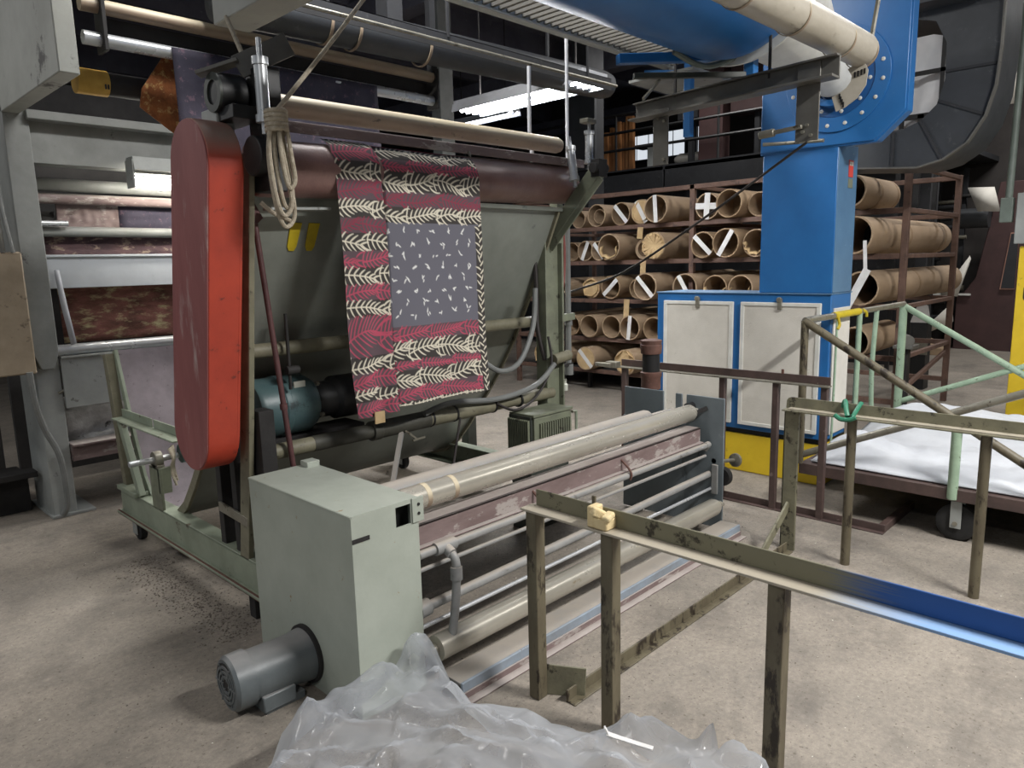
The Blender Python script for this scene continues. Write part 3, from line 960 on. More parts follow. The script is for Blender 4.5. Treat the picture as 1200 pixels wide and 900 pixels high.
M().box(1.56, 1.612, 2.044, 2.05, 0.668, 0.762).build('corner_plate', m_sage, hs, 0.001)
for z in (0.70, 0.735):
    M().cyl((1.588, 2.045, z), (1.588, 2.041, z), 0.006, 10).build('screw', m_dark, hs)
M().box(1.53, 1.59, 2.72, 2.78, hz, hz + 0.03).build('lid_stop', m_sage, hs, 0.003)
M().beam((1.30, 2.05, 0.757), (1.30, 2.79, 0.757), 0.006, 0.006).build('lid_seam', m_sage, hs)
# cabinet motor
mo = M().lathe((0.985, 2.43, 0.128), (1, -0.06, 0), [(0, 0.05), (0.0, 0.092), (0.012, 0.102), (0.075, 0.104), (0.078, 0.094), (0.25, 0.096), (0.27, 0.10), (0.318, 0.104)], 40).build('motor', m_motor, rs)
o = M()
for r in (0.03, 0.048, 0.066):
    o.ring((0.9795, 2.43, 0.128), (0.985, 2.43, 0.128), r + 0.005, r - 0.004, 28)
for k in range(6):
    a = k * PI / 3
    o.beam((0.982, 2.43 + 0.02 * math.cos(a), 0.128 + 0.02 * math.sin(a)), (0.982, 2.43 + 0.082 * math.cos(a), 0.128 + 0.082 * math.sin(a)), 0.005, 0.006, up=(1, 0, 0))
o.build('fan_grille', m_motor, mo)
M().cyl((0.983, 2.43, 0.128), (0.9845, 2.43, 0.128), 0.08, 32).build('grille_recess', m_black, mo)
M().box(1.07, 1.20, 2.33, 2.375, 0.012, 0.075).build('conduit_box', m_motor, mo, 0.006)
M().box(1.08, 1.24, 2.34, 2.52, 0.0, 0.03).build('motor_foot', m_motor, mo, 0.003)
M().lathe((1.285, 2.41, 0.128), (1, 0, 0), [(0, 0.115), (0.018, 0.115)], 32).build('mounting_flange', m_dark, mo)
# rollers
M().lathe((1.58, 2.172, 0.708), (1, 0, 0), [(0, 0.03), (0.02, 0.03), (0.02, 0.05), (2.14, 0.05), (2.16, 0.042), (2.16, 0.018), (2.24, 0.018)], 36).build('roller', m_chrome, rs)
M().lathe((1.58, 2.335, 0.69), (1, 0, 0), [(0, 0.03), (0.02, 0.03), (0.02, 0.05), (1.92, 0.05), (1.94, 0.045), (1.94, 0.018), (2.22, 0.018)], 32).build('roller', m_greybar, rs)
M().lathe((1.58, 2.005, 0.165), (1, 0, 0), [(0, 0.02), (0.03, 0.02), (0.03, 0.05), (2.14, 0.05), (2.17, 0.04), (2.17, 0.02), (2.24, 0.02)], 36).build('roller', m_chrome, rs)
for x in (1.70, 1.84):
    M().ring((x, 2.172, 0.708), (x + 0.022, 2.172, 0.708), 0.0508, 0.049, 32).build('tape_band', m_brass, rs)
M().box(1.60, 3.74, 2.108, 2.12, 0.535, 0.625).box(1.60, 3.74, 2.108, 2.21, 0.615, 0.625).box(1.60, 3.74, 2.085, 2.12, 0.535, 0.542).build('roller_beam', m_maroonsteel, rs, 0.002)
M().cyl((1.60, 2.075, 0.52), (3.76, 2.075, 0.52), 0.017, 16).build('spray_pipe', m_greybar, rs)
M().sweep([(3.74, 2.075, 0.52), (3.775, 2.075, 0.52), (3.78, 2.10, 0.49)], 0.02, 10).build('pipe_elbow', m_greybar, rs)
for x in (2.28, 2.95):
    M().sweep([(x, 2.11, 0.60), (x + 0.005, 2.07, 0.565), (x + 0.01, 2.052, 0.53), (x + 0.01, 2.06, 0.50)], 0.006, 8).build('pipe_hook', m_rust, rs)
M().cyl((1.68, 2.075, 0.52), (1.78, 2.075, 0.52), 0.026, 14).cyl((1.73, 2.075, 0.52), (1.73, 2.03, 0.50), 0.022, 14).build('pipe_tee', m_greybar, rs)
M().sweep([(1.73, 2.05, 0.51), (1.735, 2.02, 0.48), (1.735, 2.015, 0.42), (1.71, 2.00, 0.30), (1.67, 1.985, 0.17)], 0.017, 12).cyl((1.735, 2.015, 0.45), (1.732, 2.012, 0.40), 0.024, 14).build('drop_pipe', m_greybar, rs)
M().cyl((1.58, 2.10, 0.445), (3.79, 2.10, 0.445), 0.009, 10).build('tension_rod', m_greybar, rs)
M().cyl((1.58, 2.08, 0.30), (3.80, 2.08, 0.335), 0.02, 16).cyl((1.59, 2.08, 0.30), (1.64, 2.08, 0.301), 0.034, 18).build('idler_pipe', m_greybar, rs)
M().cyl((1.58, 2.065, 0.235), (3.80, 2.065, 0.25), 0.009, 10).build('tension_rod', m_silver, rs)
M().box(1.62, 3.80, 1.88, 1.995, 0.055, 0.066).build('floor_channel_top', m_greybar, rs, 0.002)
M().box(1.62, 3.80, 1.872, 1.885, 0.028, 0.068).build('floor_channel_edge', mat('faded_blue_paint', '#8B97A4', '#7F858B', 8, 0.55, spot='#6A5A50', amt=0.2, bump=0.05), rs, 0.003)
M().box(1.62, 3.80, 1.865, 1.878, 0.0, 0.030).box(1.62, 3.80, 1.83, 1.878, 0.0, 0.006).build('floor_channel', m_maroonsteel, rs, 0.002)
# end plates
M().box(3.80, 3.812, 1.99, 2.24, 0.012, 0.80).build('end_plate', m_plate, rs, 0.003)
M().box(3.80, 3.812, 2.24, 2.70, 0.012, 0.62).box(3.80, 3.812, 2.40, 2.69, 0.62, 0.805).box(3.80, 3.812, 2.27, 2.315, 0.62, 0.80).build('end_plate', m_plate, rs, 0.003)
M().box(3.62, 3.80, 2.15, 2.19, 0.41, 0.47).build('plate_bracket', m_plate, rs, 0.003)
M().box(3.79, 3.82, 2.02, 2.06, 0.22, 0.40).build('idler_block', m_greybar, rs, 0.004)
kn = M().cyl((3.81, 2.02, 0.42), (3.96, 2.0, 0.40), 0.011, 12).build('adjuster_screw', m_bare, rs)
M().lathe((3.95, 2.0, 0.40), (1, -0.1, -0.1), [(0, 0.012), (0.008, 0.04), (0.024, 0.042), (0.03, 0.03)], 20).build('adjuster_knob', m_bare, kn)
M().lathe((3.84, 2.02, 0.32), (1, 0, 0), [(0, 0.05), (0.01, 0.058), (0.03, 0.058), (0.04, 0.03)], 24).build('handwheel', m_dark, rs)
M().cyl((3.80, 2.05, 0.42), (3.825, 2.05, 0.42), 0.016, 12).build('clamp_bolt', m_bare, rs)
for (yy, zz) in ((2.20, 0.735),):
    M().cyl((3.74, yy, zz), (3.81, yy, zz), 0.024, 14).build('roller_bearing', m_black, rs)
M().beam((3.74, 2.16, 0.70), (3.80, 2.10, 0.735), 0.02, 0.02).build('bearing_latch', m_dark, rs)

# ================================================================== LOW CART IN FRONT (olive and blue angle rails)
ca = thing('rail_cart', 'low open cart frame with two olive angle rails on posts, near rail partly blue', 'cart', (2.8, 1.1, 0))
m_rail = split_paint('olive_and_blue_rail', 1, -0.52, 0.08, '#77745F', '#22508F', '#2F2A20', 0.28)
m_flange = split_paint('dusty_olive_and_blue_flange', 1, -0.56, 0.14, '#A49C8C', '#7FA0C8', '#5B5140', 0.15)
fr = M().box(1.855, 1.862, -0.75, 1.700, 0.737, 0.797).build('near_rail', m_rail, ca, 0.002)
M().box(1.795, 1.862, -0.75, 1.725, 0.728, 0.737).build('rail_flange', m_flange, fr, 0.002)
for (x, y) in ((1.815, 1.685), (1.82, 1.355), (1.82, 0.785), (1.82, -0.40)):
    M().box(x - 0.008, x + 0.042, y - 0.024, y + 0.024, 0, 0.728).build('post', m_post, ca, 0.004)
fr = M().box(3.80, 3.808, -0.75, 1.60, 0.79, 0.855).box(3.74, 3.808, -0.75, 1.625, 0.785, 0.793).prism([(1.60, 0.793), (1.60, 0.855), (1.615, 0.85), (1.625, 0.835), (1.627, 0.793)], 'x', 3.80, 3.808).build('far_rail', m_olive, ca, 0.002)
M().box(3.752, 3.80, -0.75, 1.60, 0.793, 0.80).build('rail_flange', m_olivedust, fr)
M().box(3.775, 3.795, 1.545, 1.625, 0, 0.785).box(3.775, 3.83, 1.615, 1.625, 0, 0.785).build('post', m_olive, ca, 0.003)
for y in (1.275, 0.69, -0.45):
    M().cyl((3.785, y, 0), (3.785, y, 0.785), 0.0235, 16).build('post', m_post, ca)
M().box(1.87, 3.76, 1.575, 1.583, 0.0, 0.05).box(1.87, 3.76, 1.54, 1.583, 0.0, 0.006).build('floor_rail', m_post, ca, 0.002)
M().box(1.87, 3.76, -0.60, -0.592, 0.0, 0.05).box(1.87, 3.76, -0.60, -0.55, 0.0, 0.006).build('floor_rail', m_post, ca, 0.002)
M().beam((1.84, 1.70, 0.065), (1.945, 1.55, 0.055), 0.008, 0.12).build('gusset_plate', m_olive, ca, 0.002)
M().beam((3.45, 1.60, 0.02), (3.78, 1.585, 0.26), 0.012, 0.05).build('brace', m_olive, ca, 0.002)
fo = M()
fo.box(1.80, 1.86, 1.345, 1.40, 0.737, 0.775).box(1.80, 1.852, 1.395, 1.425, 0.737, 0.81)
fo.beam((1.80, 1.352, 0.775), (1.84, 1.352, 0.79), 0.03, 0.02).beam((1.795, 1.40, 0.80), (1.835, 1.375, 0.775), 0.03, 0.03)
solo(fo, 'foam_scrap', m_foam, 'torn piece of yellowed foam sitting on the near olive rail of the low cart', 'foam', (1.83, 1.38, 0.737), bev=0.006)
M().box(1.846, 1.854, 1.425, 1.44, 0.737, 0.83).build('stub', m_post, ca, 0.002)
tp = M()
tp.sweep([(3.735, 1.345, 0.80), (3.73, 1.32, 0.785), (3.73, 1.30, 0.782), (3.73, 1.27, 0.786), (3.735, 1.245, 0.80)], 0.012, 8)
tp.sweep([(3.81, 1.335, 0.83), (3.80, 1.32, 0.865), (3.76, 1.30, 0.83), (3.74, 1.285, 0.80)], 0.012, 8)
tp.sweep([(3.74, 1.26, 0.80), (3.78, 1.25, 0.84), (3.812, 1.245, 0.862)], 0.011, 8)
solo(tp, 'green_tie', m_greentape, 'green tape knotted around the far olive rail of the low cart', 'tape', (3.77, 1.29, 0.78))

# ================================================================== BROWN RAIL FRAME
bf = thing('brown_rail_frame', 'dark brown steel rail frame standing between the roller stand and the blue blower cabinet', 'frame', (4.38, 2.2, 0))
M().box(4.38, 4.388, 1.612, 3.13, 0.835, 0.885).build('top_rail', m_brownrail, bf, 0.003)
M().box(4.33, 4.388, 1.605, 3.14, 0.826, 0.836).build('rail_flange', m_bare, bf, 0.002)
for y in (3.085, 2.30, 1.935, 1.635):
    M().box(4.345, 4.383, y - 0.02, y + 0.02, 0, 0.826).build('post', m_brownrail, bf, 0.004)
M().box(4.335, 4.375, 1.26, 3.11, 0.0, 0.008).box(4.368, 4.376, 1.26, 3.11, 0.0, 0.05).build('base_rail', m_brownrail, bf, 0.002)
for y in (1.26, 3.07):
    M().box(4.376, 4.95, y, y + 0.04, 0.0, 0.045).build('base_rail', m_brownrail, bf, 0.003)
M().box(4.38, 4.388, 1.90, 1.915, 0.88, 0.91).build('stub', m_rust, bf)
M().box(4.30, 4.36, 3.12, 3.22, 0.825, 0.87).box(4.28, 4.31, 3.16, 3.30, 0.83, 0.86).build('end_clamp', m_bare, bf, 0.004)

# rusty coupling behind the roller stand
pc = thing('pipe_coupling', 'rust brown flanged pipe coupling with a black middle standing behind the end of the rollers', 'pipe', (3.905, 2.56, 0))
M().lathe((3.905, 2.56, 0.73), (0, 0, 1), [(0, 0.03), (0.02, 0.045), (0.05, 0.05), (0.06, 0.062), (0.13, 0.062), (0.14, 0.068), (0.165, 0.068), (0.17, 0.055)], 28).build('lower_coupling', m_rust, pc)
M().lathe((3.905, 2.56, 0.90), (0, 0, 1), [(0, 0.055), (0.115, 0.055)], 28).build('sleeve', m_black, pc)
M().lathe((3.905, 2.56, 1.015), (0, 0, 1), [(0, 0.064), (0.03, 0.068), (0.055, 0.068), (0.06, 0.064), (0.085, 0.068), (0.09, 0.05)], 28).build('cap', m_rust, pc)
M().lathe((3.905, 2.56, 0.0), (0, 0, 1), [(0, 0.03), (0.60, 0.03), (0.61, 0.045), (0.63, 0.045), (0.64, 0.03), (0.67, 0.03), (0.68, 0.04), (0.70, 0.04), (0.71, 0.03), (0.73, 0.03)], 20).build('stem', m_olive, pc)
M().sweep([(3.88, 2.60, 0.66), (3.86, 2.64, 0.58), (3.86, 2.66, 0.50)], 0.014, 8).build('valve_strap', m_yelcloth, pc)

# ================================================================== BLUE BLOWER UNIT
bl = thing('blue_blower_unit', 'large blue blower with round flanged inlet on a column above a pale panelled cabinet', 'blower', (5.25, 2.4, 0))
M().box(5.03, 5.50, 1.88, 3.20, 0.0, 0.29).build('yellow_skid', m_yellow, bl, 0.006)
M().box(5.05, 5.48, 1.90, 3.18, 0.29, 0.335).build('gap', m_black, bl)
M().box(5.0, 5.36, 1.86, 3.22, 0.335, 1.345).build('cabinet', m_blue, bl, 0.006)
M().box(4.99, 5.37, 1.855, 3.225, 1.343, 1.352).build('cabinet_trim', m_bluesteel, bl, 0.002)
for (a, b) in ((1.92, 2.50), (2.56, 3.15)):
    p = M().box(4.985, 5.0, a, b, 0.375, 1.285).build('door_panel', m_canvas, bl, 0.004)
    o = M()
    o.box(4.978, 4.99, a, a + 0.028, 0.40, 1.26).box(4.978, 4.99, b - 0.028, b, 0.40, 1.26).box(4.978, 4.99, a, b, 0.375, 0.40).box(4.978, 4.99, a, b, 1.26, 1.285)
    o.build('panel_border', m_trim, p, 0.002)
    M().box(4.968, 4.99, (a + b) / 2 - 0.02, (a + b) / 2 + 0.01, 1.235, 1.31).cyl((4.965, (a + b) / 2, 1.305), (4.99, (a + b) / 2, 1.305), 0.018).build('latch', m_bare, p, 0.002)
M().box(5.04, 5.33, 1.848, 1.862, 0.37, 1.25).build('side_panel', m_canvas, bl, 0.004)
M().box(5.0, 5.345, 1.86, 2.372, 1.352, 2.33).build('column', m_blue, bl, 0.006)
M().box(5.004, 5.342, 1.856, 1.862, 1.355, 2.328).build('column_side', m_bluesteel, bl, 0.002)
M().box(5.18, 5.26, 1.853, 1.857, 2.12, 2.23).build('warning_label', m_redlabel, bl)
o = M()
for k in range(3):
    o.box(5.188 + 0.023 * k, 5.204 + 0.023 * k, 1.851, 1.854, 2.195, 2.22)
o.build('label_mark', m_label, bl)
M().box(5.18, 5.26, 1.853, 1.857, 2.05, 2.11).build('dull_label', m_green, bl)
M().prism([(2.385, 2.31), (1.64, 2.31), (1.47, 2.47), (1.47, 3.30), (2.385, 3.30)], 'x', 4.985, 5.13).build('fan_casing', m_blue, bl, 0.005)
M().prism([(2.39, 2.30), (1.63, 2.30), (1.46, 2.46), (1.46, 3.31), (2.39, 3.31)], 'x', 4.995, 5.012).build('casing_edge', m_blue, bl, 0.002)
cy, cz = 1.885, 2.715
M().ring((4.972, cy, cz), (4.986, cy, cz), 0.325, 0.235, 56).build('inlet_flange', m_blue, bl, 0.002)
M().lathe((4.984, cy, cz), (-1, 0, 0), [(0, 0.232), (0.006, 0.232)], 48).build('inlet_recess', mat('darker_blue', '#1D558F', '#194C82', 3, 0.4), bl)  # flat disc in a darker blue than the casing
M().ring((4.90, cy, cz), (4.98, cy, cz), 0.175, 0.135, 48).build('inlet_ring', m_blue, bl, 0.003)
b0 = None
for k in range(16):
    a = 2 * PI * (k + 0.4) / 16
    p = (4.965, cy + 0.285 * math.cos(a), cz + 0.285 * math.sin(a))
    if b0 is None:
        b0 = M().lathe(p, (1, 0, 0), [(0, 0.006), (0.004, 0.0125), (0.008, 0.0125)], 10).build('bolt', m_trim, bl)
        pb = p
    else:
        copy_part(b0, bl, Vector(p) - Vector(pb))
for k in range(10):
    a = 2 * PI * (k + 0.2) / 10
    p = (4.972, cy + 0.205 * math.cos(a), cz + 0.205 * math.sin(a))
    copy_part(b0, bl, Vector(p) - Vector(pb))
M().lathe((4.93, cy, cz), (-1.07, 0.05, 0.34), [(0, 0.125), (0.25, 0.15), (1.04, 0.33)], 40, caps=False).build('inlet_cone', m_trim, bl)
M().sweep([(4.93, 1.93, 2.34), (4.93, 2.2, 2.355), (4.9, 2.33, 2.36)], 0.012, 8).build('lever', m_bare, bl)

# overhead blue tank with bracket
bd = thing('blue_overhead_duct', 'big blue round duct hanging under the ceiling with a pale cone leading to the blower', 'duct', (2.9, 1.98, 2.64))
M().lathe((0.9, 1.98, 3.10), (1, 0, 0), [(0, 0.30), (0.0, 0.46), (2.82, 0.46), (2.90, 0.445), (2.94, 0.40), (2.94, 0.2)], 56).build('duct_body', m_blue, bd)
M().ring((3.84, 1.98, 3.10), (3.86, 1.98, 3.10), 0.47, 0.36, 48).build('duct_rim', m_trim, bd)
M().box(4.02, 4.08, 1.98, 2.04, 2.55, 3.15).build('bracket_post', m_blue, bd, 0.004)
M().beam((4.05, 2.02, 2.72), (3.35, 2.42, 2.66), 0.05, 0.05).build('bracket_arm', m_blue, bd, 0.004)
M().beam((4.05, 2.02, 2.62), (3.5, 2.42, 2.6), 0.03, 0.03).build('bracket_arm', m_dgreen, bd, 0.003)
for x in (1.6, 3.2):
    M().beam((x, 1.98, 3.5), (x, 1.98, 5.25), 0.02, 0.02).build('hanger', m_dark, bd)
M().sweep([(3.55, 2.2, 2.69), (3.75, 2.1, 2.63), (3.9, 1.9, 2.75), (3.9, 1.7, 3.0)], 0.016, 8).build('hose', m_conduit, bd)

# cable tray
ct = thing('ladder_tray', 'grey ladder cable tray hanging overhead beside the blue duct', 'cable tray', (3.2, 2.79, 2.95))
for y in (2.60, 2.965):
    M().box(1.4, 4.78, y - 0.012, y + 0.012, 2.945, 3.015).box(1.4, 4.78, y - 0.03, y + 0.03, 2.938, 2.947).build('side_rail', m_ltgrey, ct, 0.003)
rg = None
for k in range(54):
    x = 1.46 + 0.0615 * k
    if rg is None:
        rg = M().box(x, x + 0.022, 2.61, 2.955, 2.962, 2.982).build('rung', m_channel, ct)
    else:
        copy_part(rg, ct, (0.0615 * k, 0, 0))
M().box(4.40, 4.45, 2.60, 2.65, 2.40, 2.94).build('tray_leg', m_blue, ct, 0.003)
M().beam((4.42, 2.62, 2.80), (4.42, 2.96, 2.86), 0.04, 0.04).build('tray_leg', m_blue, ct, 0.003)
M().beam((4.70, 2.96, 2.93), (3.95, 2.66, 2.58), 0.015, 0.015).build('tray_brace', m_bare, ct)
for (x, y) in ((1.8, 2.6), (1.8, 2.965), (3.9, 2.6), (3.9, 2.965)):
    M().beam((x, y, 3.0), (x, y, 5.6), 0.014, 0.014).build('hanger', m_dark, ct)
M().box(4.35, 4.9, 2.55, 3.05, 2.80, 2.82).build('tray_end_plate', m_midgrey, ct, 0.003)

# grey channel frame, wrapped pipe, strap
cf = thing('grey_channel_frame', 'grey steel channel hanging overhead with two short legs in front of the blue blower', 'frame', (3.7, 2.0, 2.15))
o = M().prism([(1.40, 2.435), (2.56, 2.405), (2.56, 2.50), (1.40, 2.545)], 'x', 3.725, 3.735)
o.prism([(1.40, 2.435), (2.56, 2.40), (2.56, 2.41), (1.40, 2.447)], 'x', 3.64, 3.735).prism([(1.40, 2.537), (2.56, 2.495), (2.56, 2.503), (1.40, 2.547)], 'x', 3.69, 3.735)
o.build('channel', m_channel, cf, 0.002)
M().box(3.715, 3.725, 1.485, 1.60, 2.165, 2.535).build('leg', m_channel, cf, 0.003)
M().box(3.715, 3.725, 2.335, 2.435, 2.14, 2.45).build('leg', m_channel, cf, 0.003)
for (y, z) in ((1.52, 2.19), (1.56, 2.21), (1.54, 2.24), (2.36, 2.17), (2.40, 2.40), (2.36, 2.38)):
    M().cyl((3.705, y, z), (3.718, y, z), 0.009, 8).build('rivet', m_bare, cf)
M().beam((3.70, 1.56, 2.235), (3.70, 1.72, 2.225), 0.02, 0.02).cyl((3.70, 1.70, 2.226), (3.70, 1.78, 2.222), 0.02, 12).build('handle', m_bare, cf, 0.003)
for y in (1.75, 2.3):
    M().beam((3.73, y, 2.5), (3.73, y, 5.6), 0.012, 0.012).build('hanger', m_dark, cf)
wp = thing('wrapped_pipe', 'thick cream wrapped pipe overhead, its end in front of the blue blower', 'pipe', (3.0, 1.48, 2.56))
M().lathe((1.2, 1.48, 2.655), (1, 0, 0.005), [(0, 0.06), (0, 0.085), (3.02, 0.085), (3.06, 0.078), (3.08, 0.05)], 36).build('wrap', m_foamwrap, wp)
for x in (1.8, 2.35, 2.85, 3.35, 3.9, 4.22):
    M().ring((x, 1.48, 2.66), (x + 0.012, 1.48, 2.66), 0.0875, 0.084, 36).build('wrap_band', m_brass, wp)
M().beam((4.26, 1.45, 2.68), (4.45, 1.40, 3.6), 0.016, 0.016).build('hanger', m_bare, wp)
M().beam((2.2, 1.48, 2.72), (2.2, 1.48, 5.6), 0.012, 0.012).build('hanger', m_dark, wp)
cl = [(1.498, 2.60), (1.472, 2.55), (1.478, 2.50), (1.51, 2.455), (1.56, 2.425), (1.60, 2.412)]
lo, hi = [], []
for k in range(len(cl)):
    a, b = Vector(cl[max(k - 1, 0)]), Vector(cl[min(k + 1, len(cl) - 1)])
    d = (b - a).normalized()
    n_ = Vector((-d.y, d.x)) * 0.042
    lo.append(tuple(Vector(cl[k]) + n_))
    hi.append(tuple(Vector(cl[k]) - n_))
st = M()
for k in range(len(cl) - 1):
    st.prism([lo[k], lo[k + 1], hi[k + 1], hi[k]], 'x', 4.20, 4.206)
sp = solo(st, 'hanging_strap', m_foamwrap, 'cream perforated strap hanging from the end of the wrapped pipe', 'strap', (4.20, 1.5, 2.41))
for j, nh in ((1, 4), (4, 4)):
    for k in range(nh):
        p = Vector(lo[j]).lerp(Vector(hi[j]), 0.2 + 0.2 * k)
        M().box(4.196, 4.2005, p.x - 0.004, p.x + 0.004, p.y - 0.014, p.y + 0.014).build('strap_slot', m_black, sp)

# black cable with the dangling plug
cbl = M().sweep([(3.72, 1.54, 2.16), (3.78, 2.2, 1.79), (3.80, 2.7, 1.53), (3.76, 3.05, 1.42), (3.72, 3.10, 1.40)], 0.007, 8)
solo(cbl, 'slack_cable', m_cable, 'thin dark cable running from the grey channel leg down to the machine post', 'cable', (3.78, 2.2, 1.4))
dp = thing('dangling_plug', 'small white plug dangling on a thin dark cord beside the right post', 'plug', (3.72, 3.12, 0.74))
M().sweep([(3.72, 3.12, 1.40), (3.725, 3.12, 1.1), (3.715, 3.12, 0.82)], 0.006, 8).build('cord', m_cable, dp)
M().lathe((3.715, 3.12, 0.745), (0, 0, 1), [(0, 0.02), (0.04, 0.02), (0.05, 0.012), (0.08, 0.012)], 14).build('plug', m_label, dp)

# ================================================================== CART WITH WHITE CLOTH
wc = thing('green_rail_cart', 'wheeled brown cart with sloping mint green and steel tube rails at its sides', 'cart', (5.4, 0.8, 0))
X0, X1, YL, YR, DZ = 4.47, 6.42, 1.815, -1.25, 0.305
M().box(X0, X1, YR, YL, DZ - 0.02, DZ).build('deck', m_dark, wc, 0.003)
for (a, b, c, d) in ((X0 - 0.01, X0 + 0.05, YR, YL), (X1 - 0.05, X1, YR, YL)):
    M().box(a, b, c, d, DZ - 0.065, DZ + 0.004).build('deck_edge', m_brownrail, wc, 0.004)
for (a, b) in ((YR, YR + 0.06), (YL - 0.06, YL)):
    M().box(X0, X1, a, b, DZ - 0.065, DZ + 0.002).build('deck_edge', m_brownrail, wc, 0.004)
for (x, y) in ((4.53, 0.935), (6.30, 0.935), (4.53, -0.7), (6.30, -0.7)):
    f = M().box(x - 0.045, x + 0.045, y - 0.045, y + 0.045, 0.232, 0.242).box(x - 0.042, x - 0.036, y - 0.028, y + 0.028, 0.075, 0.235).box(x + 0.036, x + 0.042, y - 0.028, y + 0.028, 0.075, 0.235).build('caster', m_ltgrey, wc, 0.003)
    M().lathe((x - 0.026, y, 0.104), (1, 0, 0), [(0, 0.06), (0.0, 0.09), (0.008, 0.104), (0.044, 0.104), (0.052, 0.09), (0.052, 0.06)], 32).build('caster_wheel', m_rubber, f)
    M().cyl((x - 0.048, y, 0.104), (x + 0.048, y, 0.104), 0.013, 12).build('axle', m_bare, f)
M().cyl((X0, YL, DZ), (X0, YL, 1.21), 0.0235, 16).build('rail_post', m_post, wc)
M().cyl((X1, YL, DZ), (X1, YL, 1.20), 0.030, 16).build('rail_post', m_mint, wc)
M().cyl((X0, YL, 1.21), (X1, YL, 1.205), 0.021, 16).build('end_rail', m_bare, wc)
M().cyl((5.42, YL, DZ), (5.42, YL, 1.20), 0.019, 12).build('spindle', m_mint, wc)
M().sweep([(5.80, YL, DZ), (5.74, YL, 0.75), (5.78, YL, 1.20)], 0.017, 12).build('spindle', m_mint, wc)
M().cyl((5.02, YL + 0.01, DZ), (5.0, YL, 1.2), 0.008, 10).build('spindle', m_mint, wc)
M().cyl((X0, YL, 1.205), (X0, 0.30, 0.305), 0.0245, 16).build('diagonal_rail', m_post, wc)
M().cyl((X0 + 0.012, YL, 0.355), (X0 + 0.012, -0.05, 1.20), 0.022, 16).build('diagonal_rail', m_bare, wc)
M().cyl((X1, YL, 1.19), (X1, 0.30, 0.305), 0.024, 16).build('diagonal_rail', m_mint, wc)
M().cyl((X1 + 0.012, YL, 0.40), (X1 + 0.012, -0.05, 1.20), 0.022, 16).build('diagonal_rail', m_mint, wc)
M().cyl((X0, 0.955, 0.25), (X0, 0.955, 0.70), 0.027, 16).build('rail_post', m_mint, wc)
M().cyl((X0, -0.05, DZ), (X0, -0.05, 1.21), 0.024, 16).build('rail_post', m_post, wc)
M().cyl((X1, -0.05, DZ), (X1, -0.05, 1.21), 0.024, 16).build('rail_post', m_mint, wc)
for (a, b) in ((4.93, 5.0), (5.0, 5.40)):
    M().cyl((a, YL, 1.2095), (b, YL, 1.2085), 0.024, 12).build('yellow_tape', m_yelcloth, wc)
M().sweep([(4.95, YL - 0.02, 1.20), (4.96, YL - 0.03, 1.15), (4.945, YL - 0.025, 1.12)], 0.01, 8).build('yellow_tape', m_yelcloth, wc)
M().sweep([(5.43, YL - 0.015, 1.22), (5.46, YL - 0.03, 1.20), (5.47, YL - 0.03, 1.17)], 0.01, 8).build('yellow_tape', m_yelcloth, wc)
# white cloth lying on the deck
def cloth_pile():
    nx, ny = 60, 90
    vs, fs = [], []
    for j in range(ny + 1):
        for i in range(nx + 1):
            u, v = i / nx, j / ny
            x = X0 + 0.035 + (X1 - X0 - 0.09) * u
            y = YR + 0.1 + (YL - YR - 0.16) * v
            e = min(u, 1 - u, v * 1.4, (1 - v) * 1.4)
            n = mnoise.noise(Vector((x * 2.0, y * 2.0, 3.1)))
            n2 = abs(mnoise.noise(Vector((x * 4.6, y * 4.6, 8.1))))
            n3 = abs(mnoise.noise(Vector((x * 9 + n * 2, y * 9, 1.7))))
            h = 0.010 + min(1, e * 14) * (0.022 + 0.02 * n + 0.04 * n2 + 0.024 * n3)
            h += 0.10 * math.exp(-((x - 4.9) ** 2 + (y - 1.62) ** 2) / 0.045) + 0.10 * math.exp(-((x - 5.8) ** 2 + (y - 1.4) ** 2) / 0.2)
            h += 0.09 * max(0, u - 0.35)
            vs.append((x, y, DZ + h))
    for j in range(ny):
        for i in range(nx):
            a = j * (nx + 1) + i
            fs.append((a, a + 1, a + nx + 2, a + nx + 1))
    m = M()
    m.v = [Vector(v) for v in vs]
    m.f = fs
    o = solo(m, 'white_cloth', m_white, 'large crumpled white cloth spread over the deck of the green railed cart', 'cloth', (5.4, 0.4, DZ), sharp=70)
    s = o.modifiers.new('thickness', 'SOLIDIFY')
    s.thickness = 0.008
    s.offset = 1
cloth_pile()

# ================================================================== RACK WITH CARDBOARD TUBES
rk = thing('tube_rack', 'tall rust red steel rack holding rows of cardboard tubes behind the blue blower', 'rack', (8.0, 4.4, 0))
RX0, RX1, RY0, RY1, RZ = 7.2, 8.9, 2.06, 6.9, 2.40
SHELF = [2.015, 1.61, 1.15, 0.675, 0.27]
for x in (RX0, RX1):
    for y in (RY0, 4.20, 6.86):
        M().box(x - 0.025, x + 0.025, y - 0.028, y + 0.028, 0, RZ).build('upright', m_rack, rk, 0.004)
    M().box(x - 0.025, x + 0.025, RY0, RY1, RZ - 0.05, RZ).build('top_beam', m_rack, rk, 0.004)
    for z in SHELF:
        M().box(x - 0.02, x + 0.02, RY0, RY1, z - 0.05, z).build('shelf_beam', m_rack, rk, 0.004)
for y in (RY0, 4.20, 6.86):
    for z in SHELF[:4] + [RZ]:
        M().box(RX0, RX1, y - 0.02, y + 0.02, z - 0.045, z - 0.005).build('shelf_arm', m_rack, rk, 0.004)
M().beam((7.3, RY0, 0.32), (8.8, RY0, 0.55), 0.03, 0.04).build('brace', m_rack, rk)
M().box(RX0 + 0.1, RX1 - 0.1, 4.3, 6.8, 0.25, 0.27).build('shelf_board', m_dark, rk, 0.003)
